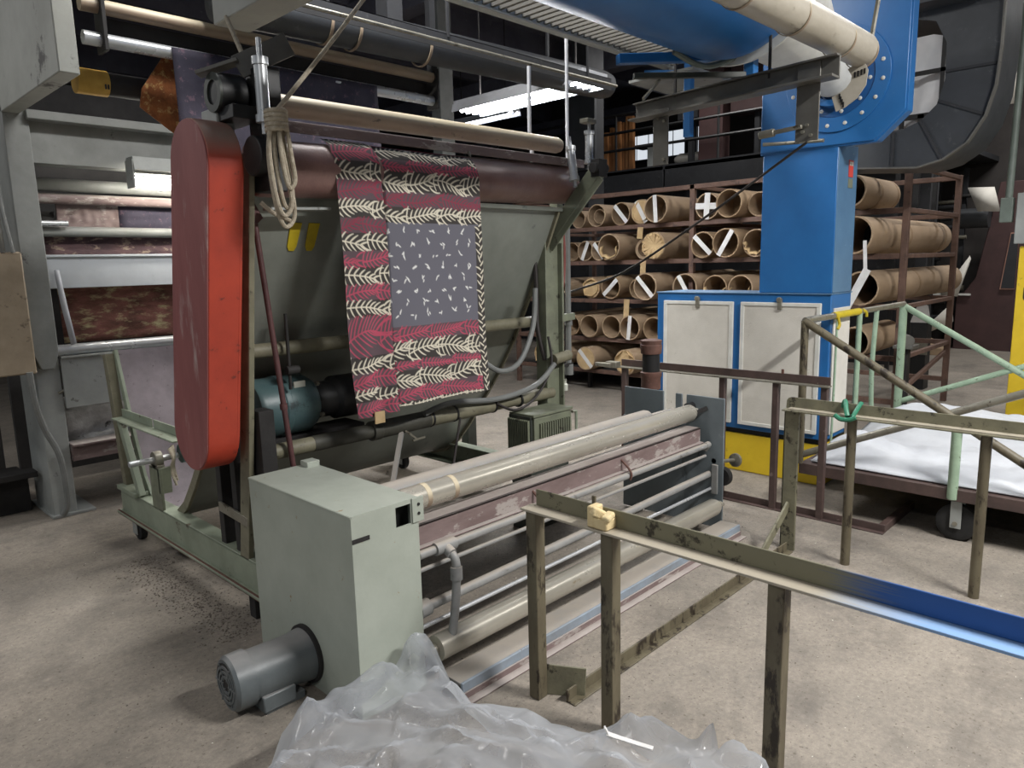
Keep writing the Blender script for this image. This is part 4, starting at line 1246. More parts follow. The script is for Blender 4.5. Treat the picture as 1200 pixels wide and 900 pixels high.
for y in (5.2, 5.72, 6.3):
    M().box(7.32, 7.37, y, y + 0.04, 0, 0.25).build('leg', m_dark, rk)
ORD = ['leftmost', 'second from left', 'third from left', 'fourth from left', 'fifth from left', 'sixth from left', 'seventh from left', 'eighth from left', 'ninth from left']
ROWN = ['top', 'second', 'third', 'fourth', 'bottom']
TUBES = {0: [(5.84, 0.11, 7.26, 'o'), (5.50, 0.135, 7.18, 'r'), (5.17, 0.135, 7.22, 't'), (4.87, 0.14, 7.2, 'tc'), (4.58, 0.15, 7.05, 't'), (4.00, 0.14, 7.15, 'x'), (3.70, 0.145, 7.05, 'o'), (3.44, 0.125, 7.2, 'o')],
         1: [(5.98, 0.12, 7.3, 'o'), (5.73, 0.125, 7.25, 't'), (5.48, 0.12, 7.2, 't'), (5.20, 0.155, 7.02, 'p'), (4.86, 0.12, 7.25, 'd'), (4.58, 0.15, 7.02, 'c'), (4.02, 0.14, 7.1, 't'), (3.71, 0.15, 7.02, 't'), (3.42, 0.14, 7.1, 'p')],
         2: [(6.42, 0.12, 7.25, 'o'), (6.15, 0.12, 7.25, 'o'), (5.60, 0.13, 7.2, 'c'), (5.27, 0.14, 7.15, 't'), (4.98, 0.12, 7.3, 'o'), (4.70, 0.155, 7.03, 't'), (4.20, 0.15, 7.05, 't'), (3.89, 0.14, 7.15, 'p'), (3.60, 0.14, 7.15, 'p')],
         3: [(6.45, 0.12, 7.3, 'o'), (5.92, 0.13, 7.2, 'o'), (5.56, 0.14, 7.1, 'o'), (5.26, 0.14, 7.15, 'o'), (4.96, 0.145, 7.1, 't'), (4.66, 0.14, 7.15, 'o')],
         4: [(6.45, 0.13, 7.2, 'c'), (6.08, 0.14, 7.2, 'o'), (5.58, 0.145, 7.05, 'ct'), (4.95, 0.15, 7.0, 'c')]}
LOOK = {'o': 'open cardboard tube', 'r': 'cardboard tube with paper ring inside', 't': 'cardboard tube with taped mouth', 'tc': 'cardboard tube with taped torn cap', 'x': 'cardboard tube with white tape cross',
        'p': 'cardboard tube with torn paper mouth', 'd': 'dark mouthed thick cardboard tube', 'c': 'cardboard tube with kraft cap', 'ct': 'cardboard tube with taped kraft cap'}
for row, lst in TUBES.items():
    for i, (y, r, x0, kind) in enumerate(lst):
        z = SHELF[row] + r + 0.001
        L = 1.75 + 0.25 * random.random()
        t = thing('cardboard_tube', '%s, %s on %s shelf of tube rack' % (LOOK[kind], ORD[i], ROWN[row]), 'tube', (x0, y, SHELF[row]), 'cardboard tubes on the rack')
        wall = 0.013 if kind != 'd' else 0.035
        M().lathe((x0, y, z), (1, 0, 0), [(0.0, r - wall), (0, r), (L, r), (L, r - wall), (0, r - wall)], 28, caps=False).build('tube_body', random.choice([m_card, m_card, m_card2]), t)
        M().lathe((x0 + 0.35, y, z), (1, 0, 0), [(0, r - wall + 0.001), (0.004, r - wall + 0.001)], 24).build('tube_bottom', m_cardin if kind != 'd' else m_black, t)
        if 't' in kind or kind == 'x':
            a = random.uniform(-0.9, 0.9) + PI / 2
            for q in ((a,) if kind != 'x' else (0.05, PI / 2 + 0.05)):
                d = Vector((0, math.cos(q), math.sin(q))) * (r - 0.002)
                c = Vector((x0 - 0.003 - 0.002 * q, y, z))
                M().beam(c - d, c + d, 0.05 if kind != 'x' else 0.065, 0.003, up=(1, 0, 0)).build('tape_strip', m_tape, t)
        if 'c' in kind:
            M().lathe((x0 - 0.001, y, z), (1, 0, 0), [(0, 0.02), (0.0, r - 0.012), (0.01, r - 0.003)], 26).build('end_cap', m_paper, t)
        if kind == 'r':
            M().ring((x0 + 0.02, y - 0.03, z - 0.01), (x0 + 0.3, y - 0.03, z - 0.01), r - 0.05, r - 0.058, 24).build('inner_ring', m_card, t)
        if kind in ('p', 'c') or kind == 'tc':
            o = M()
            n = 14
            pts = []
            for k in range(n):
                th = PI + PI * k / (n - 1) if kind == 'p' else 2 * PI * k / n
                rr = (r - 0.01) * random.uniform(0.8, 1.03)
                pts.append((x0 - random.uniform(0.0, 0.045), y + rr * math.cos(th), z + rr * math.sin(th)))
            pts2 = [(p[0] + 0.05, y + (p[1] - y) * 0.93, z + (p[2] - z) * 0.93 + (0.02 if kind == 'p' else 0)) for p in pts]
            k0 = n - 1 if kind == 'p' else n
            o.add(pts + pts2, [(k, (k + 1) % n, n + (k + 1) % n, n + k) for k in range(k0)])
            s = o.build('torn_paper', m_paper, t)
            sm = s.modifiers.new('thickness', 'SOLIDIFY')
            sm.thickness = 0.004
        if kind == 'c' and row == 1:
            o = M()
            for k in range(18):
                th = 2 * PI * k / 18
                o.beam((x0 - 0.002, y, z), (x0 - 0.016 - 0.012 * (k % 2), y + (r - 0.008) * math.cos(th), z + (r - 0.008) * math.sin(th)), 0.028, 0.004, up=(1, 0, 0))
            o.build('cap_pleat', m_paper, t)
# the long tubes seen from their side to the right of the column
for (row, y, r, x0, L, lab, torn) in ((0, 2.42, 0.145, 6.8, 0.95, 'long tan cardboard tube right of the blue column, highest of the four there', False),
                                (1, 2.34, 0.165, 6.72, 2.55, 'long banded cardboard tube right of the blue column, on the second shelf', True),
                                (2, 2.32, 0.155, 6.92, 2.9, 'long cardboard tube with clear film on its end, right of the blue column', False),
                                (3, 2.36, 0.14, 6.92, 0.95, 'short cardboard tube low right of the blue column, behind the green spindles', False)):
    z = SHELF[row] + r + 0.001
    t = thing('cardboard_tube', lab, 'tube', (x0, y, SHELF[row]), 'long tubes right of the column')
    M().lathe((x0, y, z), (1, 0, 0), [(0.0, r - 0.015), (0, r), (L - 0.02, r), (L, r - 0.01), (L, r - 0.02), (0, r - 0.015)], 32, caps=False).build('tube_body', m_card, t)
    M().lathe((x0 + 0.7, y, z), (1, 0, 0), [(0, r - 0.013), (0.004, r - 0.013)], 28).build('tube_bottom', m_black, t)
    for q in (0.42, 0.9):
        M().ring((x0 + L * q, y, z), (x0 + L * q + 0.05, y, z), r + 0.0015, r - 0.002, 32).build('tape_band', m_card2, t)
    if torn:
        M().beam((x0 - 0.004, y - 0.10, z - 0.05), (x0 - 0.01, y - 0.12, z - 0.32), 0.03, 0.004, up=(1, 0, 0)).build('tape_strip', m_tape, t)
    elif row == 2:
        M().beam((x0 - 0.01, y - 0.05, z + 0.17), (x0 - 0.03, y + 0.10, z - 0.16), 0.07, 0.004, up=(1, 0, 0)).build('film_strip', m_tape, t)
# loose hanging paper strips on the rack
for (y, z, L) in ((4.86, 1.98, 0.13), (4.82, 1.60, 0.22), (5.05, 1.15, 0.26)):
    solo(M().beam((7.176, y, z), (7.172, y + 0.01, z - L), 0.075, 0.005, up=(1, 0, 0)), 'paper_strip', m_paper, 'kraft paper strip hanging below the %s shelf of the tube rack' % {1.98: 'top', 1.60: 'second', 1.15: 'third'}[z], 'paper', (7.06, y, z - L), 'paper strips on the rack')

# ================================================================== LEFT MACHINE (carpet line behind)
lm = thing('carpet_machine', 'tall light grey machine frame at the far left carrying rollers and patterned carpet', 'machine', (1.25, 5.6, 0))
M().box(1.175, 1.315, 5.43, 5.86, 0, 1.06).build('column', m_ltgrey, lm, 0.006)
M().box(1.16, 1.42, 5.40, 5.95, 0, 0.018).build('base_plate', m_ltgrey, lm, 0.003)
M().prism([(1.163, 2.62), (1.163, 1.10), (1.20, 1.0), (1.27, 1.0), (1.305, 1.10), (1.30, 2.62)], 'y', 5.36, 5.9).build('upper_column', m_midgrey, lm, 0.005)
M().box(1.28, 4.6, 5.40, 5.52, 2.292, 2.60).box(1.28, 4.6, 5.31, 5.52, 2.545, 2.60).build('header', m_midgrey, lm, 0.005)
M().box(1.163, 1.258, 4.16, 5.95, 2.575, 3.45).build('bracket_beam', m_beamgrey, lm, 0.006)
M().box(1.30, 4.6, 5.42, 5.50, 1.512, 1.722).box(1.30, 4.6, 5.405, 5.50, 1.712, 1.728).build('cross_beam', m_panelwhite, lm, 0.003)
M().cyl((1.30, 5.44, 1.108), (4.5, 5.44, 1.108), 0.037, 24).build('roller', m_silver, lm)
M().box(1.32, 3.4, 5.41, 5.425, 0.725, 1.058).box(1.32, 3.4, 5.39, 5.43, 1.058, 1.072).build('front_panel', m_ltgrey, lm, 0.003)
M().box(1.32, 3.6, 5.40, 5.52, 0.365, 0.475).box(1.32, 3.6, 5.36, 5.52, 0.468, 0.482).build('sill_beam', m_maroonsteel, lm, 0.003)
for (z, r, m_) in ((2.19, 0.042, m_midgrey), (2.10, 0.035, m_maroonsteel), (1.885, 0.034, m_midgrey)):
    M().cyl((1.30, 5.62, z), (4.5, 5.62, z), r, 20).build('roller', m_, lm)
M().cyl((1.30, 5.56, 1.935), (1.50, 5.56, 1.935), 0.018, 16).build('roller_stub', m_silver, lm)
M().box(1.2, 4.6, 6.35, 6.4, 0.1, 3.0).build('dark_backing', m_dark, lm)  # dark sheet added to keep the space behind the rollers dark
M().box(1.36, 1.46, 5.70, 5.72, 1.78, 2.02).build('side_plate', m_dark, lm)
M().box(0.72, 1.165, 5.33, 5.52, 0.985, 1.745).build('switch_box', m_beige, lm, 0.01)
M().sweep([(1.12, 5.32, 1.0), (1.13, 5.33, 0.80), (1.17, 5.36, 0.62), (1.235, 5.36, 0.42), (1.25, 5.37, 0.12), (1.22, 5.40, 0.02)], 0.02, 10).build('conduit', m_hose, lm)
M().sweep([(1.06, 5.34, 2.65), (1.06, 5.34, 2.2), (1.07, 5.34, 1.74)], 0.016, 10).build('conduit', m_channel, lm)
M().sweep([(1.12, 5.33, 2.5), (1.09, 5.33, 2.1), (1.12, 5.33, 1.74)], 0.012, 10).build('conduit', m_hose, lm)
M().sweep([(1.315, 5.46, 1.02), (1.345, 5.44, 0.93), (1.34, 5.43, 0.86), (1.29, 5.425, 0.83)], 0.009, 8).build('hook', m_bare, lm)
M().box(0.45, 1.12, 5.75, 6.05, 0.0, 0.26).box(0.45, 1.15, 5.6, 5.75, 0.26, 0.30).build('floor_beam', m_dark, lm, 0.004)
M().box(0.2, 1.1, 6.3, 6.36, 0.0, 2.5).build('dark_backing', m_dark, lm)  # second dark sheet, standing in for the dark space beside the column
cs = M()
cs.add([(1.345, 5.40, 1.63), (1.375, 5.40, 1.63), (1.36, 5.41, 1.42), (1.395, 5.40, 1.42), (1.39, 5.40, 1.14), (1.425, 5.40, 1.15)], [(0, 1, 3, 2), (2, 3, 5, 4)])
o = cs.build('cloth_strip', m_white, lm)
o.modifiers.new('thickness', 'SOLIDIFY').thickness = 0.006


def wavy(name, m, label, x0, x1, y, z0, z1, amp, cat='carpet', nx=40, nz=14, sag=0.0, lean=0.0, grp=None):
    vs, fs = [], []
    for j in range(nz + 1):
        for i in range(nx + 1):
            u, v = i / nx, j / nz
            n = mnoise.noise(Vector((u * 9 + y, v * 4, z0 * 3)))
            vs.append((x0 + (x1 - x0) * u, y + amp * n + lean * v, z0 + (z1 - z0) * v - sag * math.sin(PI * u) * (1 - v)))
    for j in range(nz):
        for i in range(nx):
            a = j * (nx + 1) + i
            fs.append((a, a + 1, a + nx + 2, a + nx + 1))
    mm = M()
    mm.v = [Vector(v) for v in vs]
    mm.f = fs
    o = solo(mm, name, m, label, cat, ((x0 + x1) / 2, y, z0), grp, sharp=80)
    s = o.modifiers.new('thickness', 'SOLIDIFY')
    s.thickness = 0.006
    return o


wavy('patterned_carpet', m_carpet, 'red brown patterned carpet hanging below the pale cross beam of the left machine', 1.39, 4.3, 5.55, 1.145, 1.56, 0.02)
wavy('dark_carpet', m_carpet2, 'dark patterned carpet stretched above the pale cross beam of the left machine', 1.37, 4.3, 5.66, 1.70, 1.87, 0.01)
wavy('brown_carpet', m_maroonsteel, 'brown and navy carpet web between the upper rollers of the left machine', 1.47, 1.86, 5.68, 1.90, 2.09, 0.01)
wavy('navy_web', m_navy, 'navy cloth web between the upper rollers just left of the red guard', 1.86, 4.3, 5.68, 1.90, 2.09, 0.01, cat='cloth')
wavy('foil_sheet', m_foil, 'crinkled silvery sheet hanging below the grey front panel of the left machine', 1.33, 3.4, 5.60, 0.43, 0.78, 0.05)
lt = thing('machine_lamp', 'lit fluorescent lamp under the header beam left of the red guard', 'lamp', (2.2, 5.28, 2.14))
M().box(1.83, 3.0, 5.22, 5.34, 2.25, 2.33).prism([(5.20, 2.27), (5.36, 2.27), (5.34, 2.36), (5.22, 2.36)], 'x', 1.83, 3.0).build('housing', m_ltgrey, lt, 0.004)
M().cyl((1.85, 5.28, 2.20), (3.0, 5.28, 2.20), 0.035, 20).build('tube', emit('lit_machine_tube', '#FFF8EC', 34), lt)
M().box(1.825, 1.835, 5.215, 5.345, 2.16, 2.34).build('end_cap', m_ltgrey, lt)

# overhead rollers at upper left
orr = thing('overhead_roller_pair', 'long tan topped roller with a silver roller below it, high above the red guard', 'roller', (2.4, 4.2, 2.74))
M().cyl((1.30, 4.2, 2.93), (3.58, 4.2, 2.93), 0.036, 20).build('upper_roller', m_brass, orr)
M().cyl((1.30, 4.2, 2.77), (3.56, 4.2, 2.77), 0.034, 20).build('lower_roller', m_silver, orr)
M().box(3.56, 3.58, 4.14, 4.26, 2.71, 2.98).build('end_plate', m_dark, orr, 0.003)
M().box(1.38, 1.40, 4.14, 4.26, 2.71, 2.98).build('end_plate', m_dark, orr, 0.003)
M().box(1.42, 3.56, 4.26, 4.30, 2.80, 2.90).build('back_bar', m_dark, orr)
for x in (1.39, 3.57):
    M().beam((x, 4.2, 2.95), (x, 4.2, 5.6), 0.05, 0.05).build('hanger', m_night, orr)
wavy('dark_web', m_navy, 'dark patterned cloth sheet dropping behind the overhead roller pair', 1.72, 3.05, 4.14, 2.20, 2.79, 0.015, cat='cloth', lean=0.02)
rg2 = thing('rug_roll', 'dark rug roll with a yellow band at its end, high at upper left', 'rug', (1.5, 4.5, 2.52))
M().cyl((1.40, 4.5, 2.625), (2.1, 4.5, 2.625), 0.062, 24).build('roll', m_dark, rg2)
M().cyl((1.33, 4.5, 2.625), (1.485, 4.5, 2.625), 0.067, 24).build('yellow_band', mat('yellow_paper', '#C9A24A', '#B68F3C', 14, 0.7), rg2)
for k in range(2):
    M().box(1.455 + 0.014 * k, 1.463 + 0.014 * k, 4.432, 4.436, 2.585, 2.61).build('band_mark', m_black, rg2)
rug = M().add([(1.80, 4.36, 2.86), (2.05, 4.40, 2.20), (1.60, 4.36, 2.50), (1.62, 4.36, 2.60), (1.95, 4.38, 2.88), (2.25, 4.42, 2.2)], [(0, 4, 5, 1), (0, 1, 2, 3)])
o = solo(rug, 'orange_rug', m_rug, 'orange brown rug scrap draped beside the dark rug roll at upper left', 'rug', (1.9, 4.4, 2.2))
o.modifiers.new('thickness', 'SOLIDIFY').thickness = 0.01
bbm = thing('overhead_box_beam', 'short grey box beam overhead that the cotton rope is tied to', 'beam', (1.57, 2.6, 2.63))
M().box(1.50, 1.66, 2.0, 3.18, 2.63, 2.90).build('beam_body', m_beamgrey, bbm, 0.005)
for y in (2.2, 3.0):
    M().beam((1.58, y, 2.9), (1.58, y, 5.6), 0.03, 0.03).build('hanger', m_night, bbm)
du = thing('dark_round_duct', 'long dusty dark round duct overhead behind the machine, tied with pale strips', 'duct', (3.5, 4.0, 2.9))
M().lathe((1.9, 4.0, 3.03), (1, 0, 0.022), [(0, 0.06), (0, 0.115), (3.40, 0.115), (3.48, 0.10), (3.52, 0.05)], 32).build('duct_body', m_duct, du)
for x in (2.55, 2.75, 3.30):
    M().ring((x, 4.0, 3.04), (x + 0.018, 4.0, 3.04), 0.119, 0.113, 32).build('tie_strip', m_brass, du)
for x in (2.6, 4.6):
    M().beam((x, 4.0, 3.1), (x, 4.0, 5.6), 0.02, 0.02).build('hanger', m_night, du)
M().box(3.0, 3.12, 3.94, 4.06, 3.1, 5.6).build('hanger', m_night, du)
cr = thing('conduit_run', 'thin bright steel conduit running overhead toward the lit ceiling lamp', 'conduit', (3.8, 3.55, 2.93))
M().cyl((1.2, 3.55, 2.945), (4.9, 3.55, 2.955), 0.011, 12).build('conduit', m_bare, cr)
M().box(1.2, 4.9, 3.60, 3.605, 2.93, 3.02).box(1.2, 4.9, 3.60, 3.68, 3.015, 3.02).build('angle_rail', m_night, cr)
for x in (1.7, 3.2, 4.6):
    M().beam((x, 3.6, 3.0), (x, 3.6, 5.6), 0.015, 0.015).build('hanger', m_night, cr)

# ------------------------------------------------------------------ fluorescent fixtures in view
def fixture(x0, x1, y0, y1, z, label, s):
    t = thing('fluorescent_fixture', label, 'lamp', ((x0 + x1) / 2, (y0 + y1) / 2, z))
    w_ = x1 - x0
    M().box(x0 + 0.02, x1 - 0.02, y0, y1, z + 0.06, z + 0.10).build('housing', m_fixture, t, 0.004)
    M().prism([(x1 - 0.02, z + 0.06), (x1, z), (x1 + 0.008, z), (x1 - 0.01, z + 0.07)], 'y', y0, y1).build('reflector', m_fixture, t)
    M().prism([(x0 + 0.02, z + 0.06), (x0, z), (x0 - 0.008, z), (x0 + 0.01, z + 0.07)], 'y', y0, y1).build('reflector', m_fixture, t)
    M().prism([((x0 + x1) / 2 - 0.05, z + 0.06), ((x0 + x1) / 2, z), ((x0 + x1) / 2 + 0.05, z + 0.06)], 'y', y0, y1).build('centre_ridge', m_fixture, t)
    for x in (x0 + 0.28 * w_, x1 - 0.28 * w_):
        M().cyl((x, y0 + 0.02, z + 0.025), (x, y1 - 0.02, z + 0.025), 0.019, 16).build('tube', e_tube if s is None else s, t)
    for y in (y0 + 0.2, y1 - 0.2):
        M().beam(((x0 + x1) / 2, y, z + 0.1), ((x0 + x1) / 2, y, 5.6), 0.01, 0.01).build('hanger', m_dark, t)
    return t
fixture(4.70, 5.06, 3.74, 5.27, 3.0, 'brightly lit twin tube fluorescent fixture hanging above the machine', emit('bright_tube', '#F4F8FF', 60))
fixture(9.0, 9.3, 8.7, 10.2, 4.05, 'small distant lit fluorescent fixture seen over the right end of the roller', None)
hp = thing('bent_conduit', 'two pale conduits standing up behind the upper tan pipe', 'conduit', (3.3, 3.08, 2.2))
M().sweep([(3.36, 3.06, 2.20), (3.36, 3.06, 2.34), (3.345, 3.06, 2.38), (3.35, 3.06, 2.75)], 0.012, 10).build('conduit', m_fixture, hp)
M().cyl((3.71, 3.07, 2.05), (3.71, 3.07, 3.0), 0.011, 12).build('conduit', m_fixture, hp)

# ================================================================== RIGHT: elbow duct, cloth bags, yellow column
el = [(2.40, 2.30), (1.72, 2.24), (1.55, 2.28), (1.40, 2.38), (1.30, 2.55), (1.25, 2.75), (1.235, 3.0), (1.235, 3.9), (2.4, 3.9), (2.4, 3.38), (1.90, 3.34), (1.66, 3.26), (1.585, 3.10), (1.575, 2.85), (1.62, 2.68), (1.72, 2.58), (1.83, 2.54), (2.40, 2.48)]
ed = thing('elbow_duct', 'huge dark rectangular elbow duct curving around beside the blue blower', 'duct', (6.4, 1.7, 2.24))
M().prism(el, 'x', 6.2, 6.75).build('duct_body', m_duct, ed, 0.004)
for (y, z, dy, dz) in ((1.235, 2.9, 0.34, 0), (1.30, 2.56, 0.30, 0.14), (1.56, 2.28, 0.16, 0.30), (1.9, 2.26, 0, 0.26)):
    M().beam((6.195, y, z), (6.195, y + dy, z + dz), 0.02, 0.012, up=(1, 0, 0)).build('seam', m_night, ed)
o = M()
ol = el[0:8]
for a, b in zip(ol[:-1], ol[1:]):
    o.beam((6.19, a[0], a[1]), (6.19, b[0], b[1]), 0.012, 0.05, up=(1, 0, 0))
o.build('outer_flange', m_channel, ed)
M().box(6.0, 6.9, 1.3, 2.4, 3.35, 3.7).build('top_duct', m_duct, ed, 0.004)
M().beam((6.5, 1.8, 3.8), (6.5, 1.8, 5.6), 0.04, 0.04).build('hanger', m_night, ed)
bu = thing('white_dust_bag', 'white cloth dust bag on a black bar frame, seen through the dark elbow duct', 'bag', (10.4, 2.95, 0))
ks = 10.4 / 9.0

for (y0, y1, z0, z1) in ((2.25, 2.78, 3.46, 3.50), (2.62, 2.66, 0, 3.95), (2.25, 2.80, 3.02, 3.07), (2.42, 2.48, 0, 3.06), (2.25, 2.29, 0, 3.95)):
    M().box(10.2, 10.25, y0 * ks, y1 * ks, z0 if z0 == 0 else 1.6 + (z0 - 1.6) * ks, 1.6 + (z1 - 1.6) * ks).build('frame_bar', m_black, bu)
gm = M()
for j in range(15):
    for i in range(21):
        u, v = i / 20, j / 14
        gm.v.append(Vector((10.33 + 0.05 * math.sin(9 * (u + 0.7 * v)) * (1 - 0.5 * v) + 0.03 * mnoise.noise(Vector((u * 5, v * 5, 2))), (2.26 + 0.54 * u) * ks, 3.12 + 1.16 * v)))
for j in range(14):
    for i in range(20):
        a = j * 21 + i
        gm.f.append((a, a + 1, a + 22, a + 21))
o = gm.build('bag_cloth', mat('bright_white_cloth', '#E4E5E8', '#D8DADE', 3, 0.85), bu, 0, 80)
o.modifiers.new('thickness', 'SOLIDIFY').thickness = 0.01
wavy('pale_hanging_sheet', m_canvas, 'pale grey sheet hanging at the upper right beside the dark elbow duct', -0.16, 0.16, 0, 3.0, 5.6, 0.03, cat='sheet')
b_ = bpy.data.objects['pale_hanging_sheet']
b_.location = (9.0, 1.78, 3.05)
b_.rotation_euler = (0, rad(6), rad(90))
yc = thing('yellow_column', 'bright yellow guarded column at the right edge of the view with a grey box above', 'column', (7.15, 0.95, 0))
M().box(7.0, 7.3, 0.72, 1.165, 0, 1.64).build('yellow_guard', m_yellow, yc, 0.006)
M().box(7.02, 7.28, 0.78, 1.14, 1.64, 5.4).build('column_core', m_night, yc, 0.004)
M().box(6.94, 7.02, 0.85, 1.20, 1.66, 2.05).build('switch_box', m_ltgrey, yc, 0.006)
M().box(6.94, 7.02, 1.225, 1.31, 1.83, 2.02).build('small_box', m_conduit, yc, 0.005)
M().cyl((6.97, 1.26, 2.02), (6.97, 1.235, 5.2), 0.026, 12).build('conduit', m_conduit, yc)
M().cyl((6.97, 1.14, 2.05), (6.97, 1.10, 5.2), 0.026, 12).build('conduit', m_conduit, yc)
for ch, z in (('C', 1.37), ('U', 1.20)):
    cu = bpy.data.curves.new('letter', 'FONT')
    cu.body = ch
    cu.size = 0.17
    cu.extrude = 0.001
    cu.materials.append(m_black)
    q = bpy.data.objects.new('letter', cu)
    COL.objects.link(q)
    q.parent = yc
    q.location = Vector((6.998, 1.125, z)) - OFF[yc.name]
    q.rotation_euler = (rad(90), 0, rad(-90))

# ------------------------------------------------------------------ far machinery at right
fm = thing('far_maroon_machine', 'distant dark maroon machine side frame with rollers, left of the yellow column', 'machine', (14, 2.9, 0))
M().prism([(3.16, 0), (2.2, 0), (2.2, 2.7), (2.66, 2.7), (2.74, 2.2), (2.90, 1.2), (3.05, 0.95), (3.16, 0.9)], 'x', 14.0, 14.2).build('side_frame', m_nightrust, fm, 0.01)
M().prism([(2.55, 1.0), (2.35, 1.0), (2.35, 1.9), (2.46, 1.9)], 'x', 13.97, 14.0).build('opening_trim', mat('tan_trim', '#A07868', None, 8, 0.6), fm)
M().prism([(2.53, 1.02), (2.35, 1.02), (2.35, 1.88), (2.45, 1.88)], 'x', 13.96, 13.98).build('opening', m_night, fm)
rr_ = random.Random(4)
for k in range(26):
    z = 0.5 + 0.085 * k
    yy = 3.05 + 0.9 * rr_.random()
    M().cyl((14.3, yy, z), (14.3, yy + rr_.uniform(0.3, 0.9), z), rr_.uniform(0.025, 0.06), 12).build('roller', rr_.choice([m_night, m_night, m_dark, m_duct, m_bare]), fm)
for y in (3.2, 3.6, 4.0):
    M().box(14.35, 14.45, y, y + 0.06, 0, 3.0).build('upright', m_night, fm)
M().lathe((13.9, 2.75, 2.15), (0, 1, 0), [(0, 0.16), (0.5, 0.16)], 20).build('motor', m_duct, fm)
M().box(13.95, 14.0, 2.95, 3.5, 0.90, 0.93).build('ledge', m_trim, fm)
for (nm, lab, pts) in (('white_sheet', 'white sheet draped high over the distant rollers', [(13.6, 3.02, 2.62), (13.6, 2.66, 2.60), (13.6, 2.55, 2.22), (13.6, 2.86, 2.24)]),
                       ('pale_cloth_tail', 'pale cloth tail hanging beside the distant maroon frame', [(13.6, 2.92, 1.55), (13.6, 2.90, 1.5), (13.6, 3.05, 0.90), (13.6, 3.3, 0.92)]),
                       ('floor_cloth', 'pale cloth spilling to the floor beside the distant maroon frame', [(13.5, 3.1, 0.8), (13.5, 3.06, 0.5), (13.5, 3.5, 0.25), (13.5, 3.45, 0.4)])):
    o = solo(M().add(pts, [(0, 1, 2, 3)]), nm, m_canvas, lab, 'cloth', tuple(pts[2]))
    o.modifiers.new('thickness', 'SOLIDIFY').thickness = 0.02
solo(M().box(12.9, 13.4, 3.05, 3.9, 0, 0.12).prism([(3.1, 0.12), (3.9, 0.12), (3.9, 0.36), (3.5, 0.3)], 'x', 12.9, 13.4), 'flat_carton', m_card, 'flattened pale carton on the floor before the distant machine', 'box', (13.1, 3.4, 0), bev=0.01)
bs = thing('black_pedestal', 'black pedestal with a white paper pinned on top, seen through the rack frame', 'stand', (9.6, 2.5, 0))
M().box(9.5, 9.7, 2.42, 2.58, 0, 0.86).build('body', m_black, bs, 0.005)
M().add([(9.48, 2.42, 1.0), (9.48, 2.52, 1.04), (9.48, 2.60, 0.80), (9.48, 2.38, 0.80), (9.495, 2.42, 1.0), (9.495, 2.52, 1.04), (9.495, 2.60, 0.80), (9.495, 2.38, 0.80)], [(0, 1, 2, 3), (4, 7, 6, 5), (0, 4, 5, 1), (1, 5, 6, 2), (2, 6, 7, 3), (3, 7, 4, 0)]).build('paper', m_tape, bs)
M().box(9.47, 9.5, 2.40, 2.60, 0.42, 0.56).build('side_board', m_bare, bs)
vc = thing('pipe_vise', 'dark pedestal vise standing behind the green spindles of the cart', 'vise', (7.0, 1.95, 0))
M().box(6.96, 7.04, 1.91, 1.99, 0, 0.78).build('column', m_dark, vc, 0.004)
M().box(6.9, 7.1, 1.86, 2.02, 0.78, 0.81).cyl((6.92, 1.90, 0.85), (7.08, 1.98, 0.85), 0.05).build('jaw', m_channel, vc, 0.004)

# ================================================================== MEZZANINE behind the rack
mz = thing('mezzanine', 'dark steel mezzanine with railings above and behind the tube rack', 'platform', (11.5, 8, 0))
for k in range(6):
    y0 = 2.9 + 2.05 * k
    M().box(11.0, 11.06, y0, y0 + 2.02, 2.80, 3.18).build('fascia_panel', m_night, mz, 0.006)
M().box(11.0, 15.0, 2.9, 15.2, 3.12, 3.20).build('deck', m_night, mz)
for y in (3.0, 6.5, 10.0, 13.5):
    M().box(11.1, 11.3, y - 0.1, y + 0.1, 0, 3.12).build('column', m_night, mz)
for z in (3.55, 3.85, 4.15):
    M().cyl((11.03, 2.9, z), (11.03, 15.2, z), 0.025, 8).build('handrail', m_black, mz)
for k in range(13):
    y = 3.0 + 1.0 * k
    M().cyl((11.03, y, 3.18), (11.03, y, 4.17), 0.022, 8).build('baluster', m_black, mz)
M().box(11.4, 11.5, 2.9, 15.2, 0, 2.8).build('lower_wall', m_night, mz)
sc = thing('steel_column', 'dark steel building column rising from the mezzanine behind the channel', 'column', (11.6, 6.35, 0))
M().box(11.5, 11.75, 6.18, 6.62, 3.2, 5.6).build('web', m_nightrust, sc)
for (y0, y1, z0, z1, lab, mm) in ((5.25, 6.1, 3.95, 5.0, 'dark red control cabinet with rows of small lamps on the mezzanine', m_nightrust), (6.7, 7.1, 4.0, 4.5, 'dark grey switch cabinet on the mezzanine beside the building column', m_night)):
    t = thing('control_cabinet', lab, 'cabinet', (11.8, (y0 + y1) / 2, z0))
    M().box(11.6, 11.9, y0, y1, z0, z1).build('case', mm, t, 0.008)
    M().box(11.7, 11.8, (y0 + y1) / 2 - 0.04, (y0 + y1) / 2 + 0.04, 3.2, z0).build('stand', m_night, t)
    if mm is m_nightrust:
        o = M()
        for a in range(4):
            for b in range(3):
                o.cyl((11.585, y0 + 0.42 + 0.09 * a, z0 + 0.28 + 0.1 * b), (11.6, y0 + 0.42 + 0.09 * a, z0 + 0.28 + 0.1 * b), 0.022, 8)
        o.build('lamp_row', mat('dull_indicator', '#B5806C', None, 5, 0.5), t)
    M().box(11.59, 11.6, y1 - 0.12, y1 - 0.05, z1 - 0.3, z1 - 0.18).build('label', m_label, t)
ob = thing('orange_board_stack', 'stack of tall orange brown boards standing on the mezzanine above the tube rack', 'boards', (11.5, 8.2, 3.2))
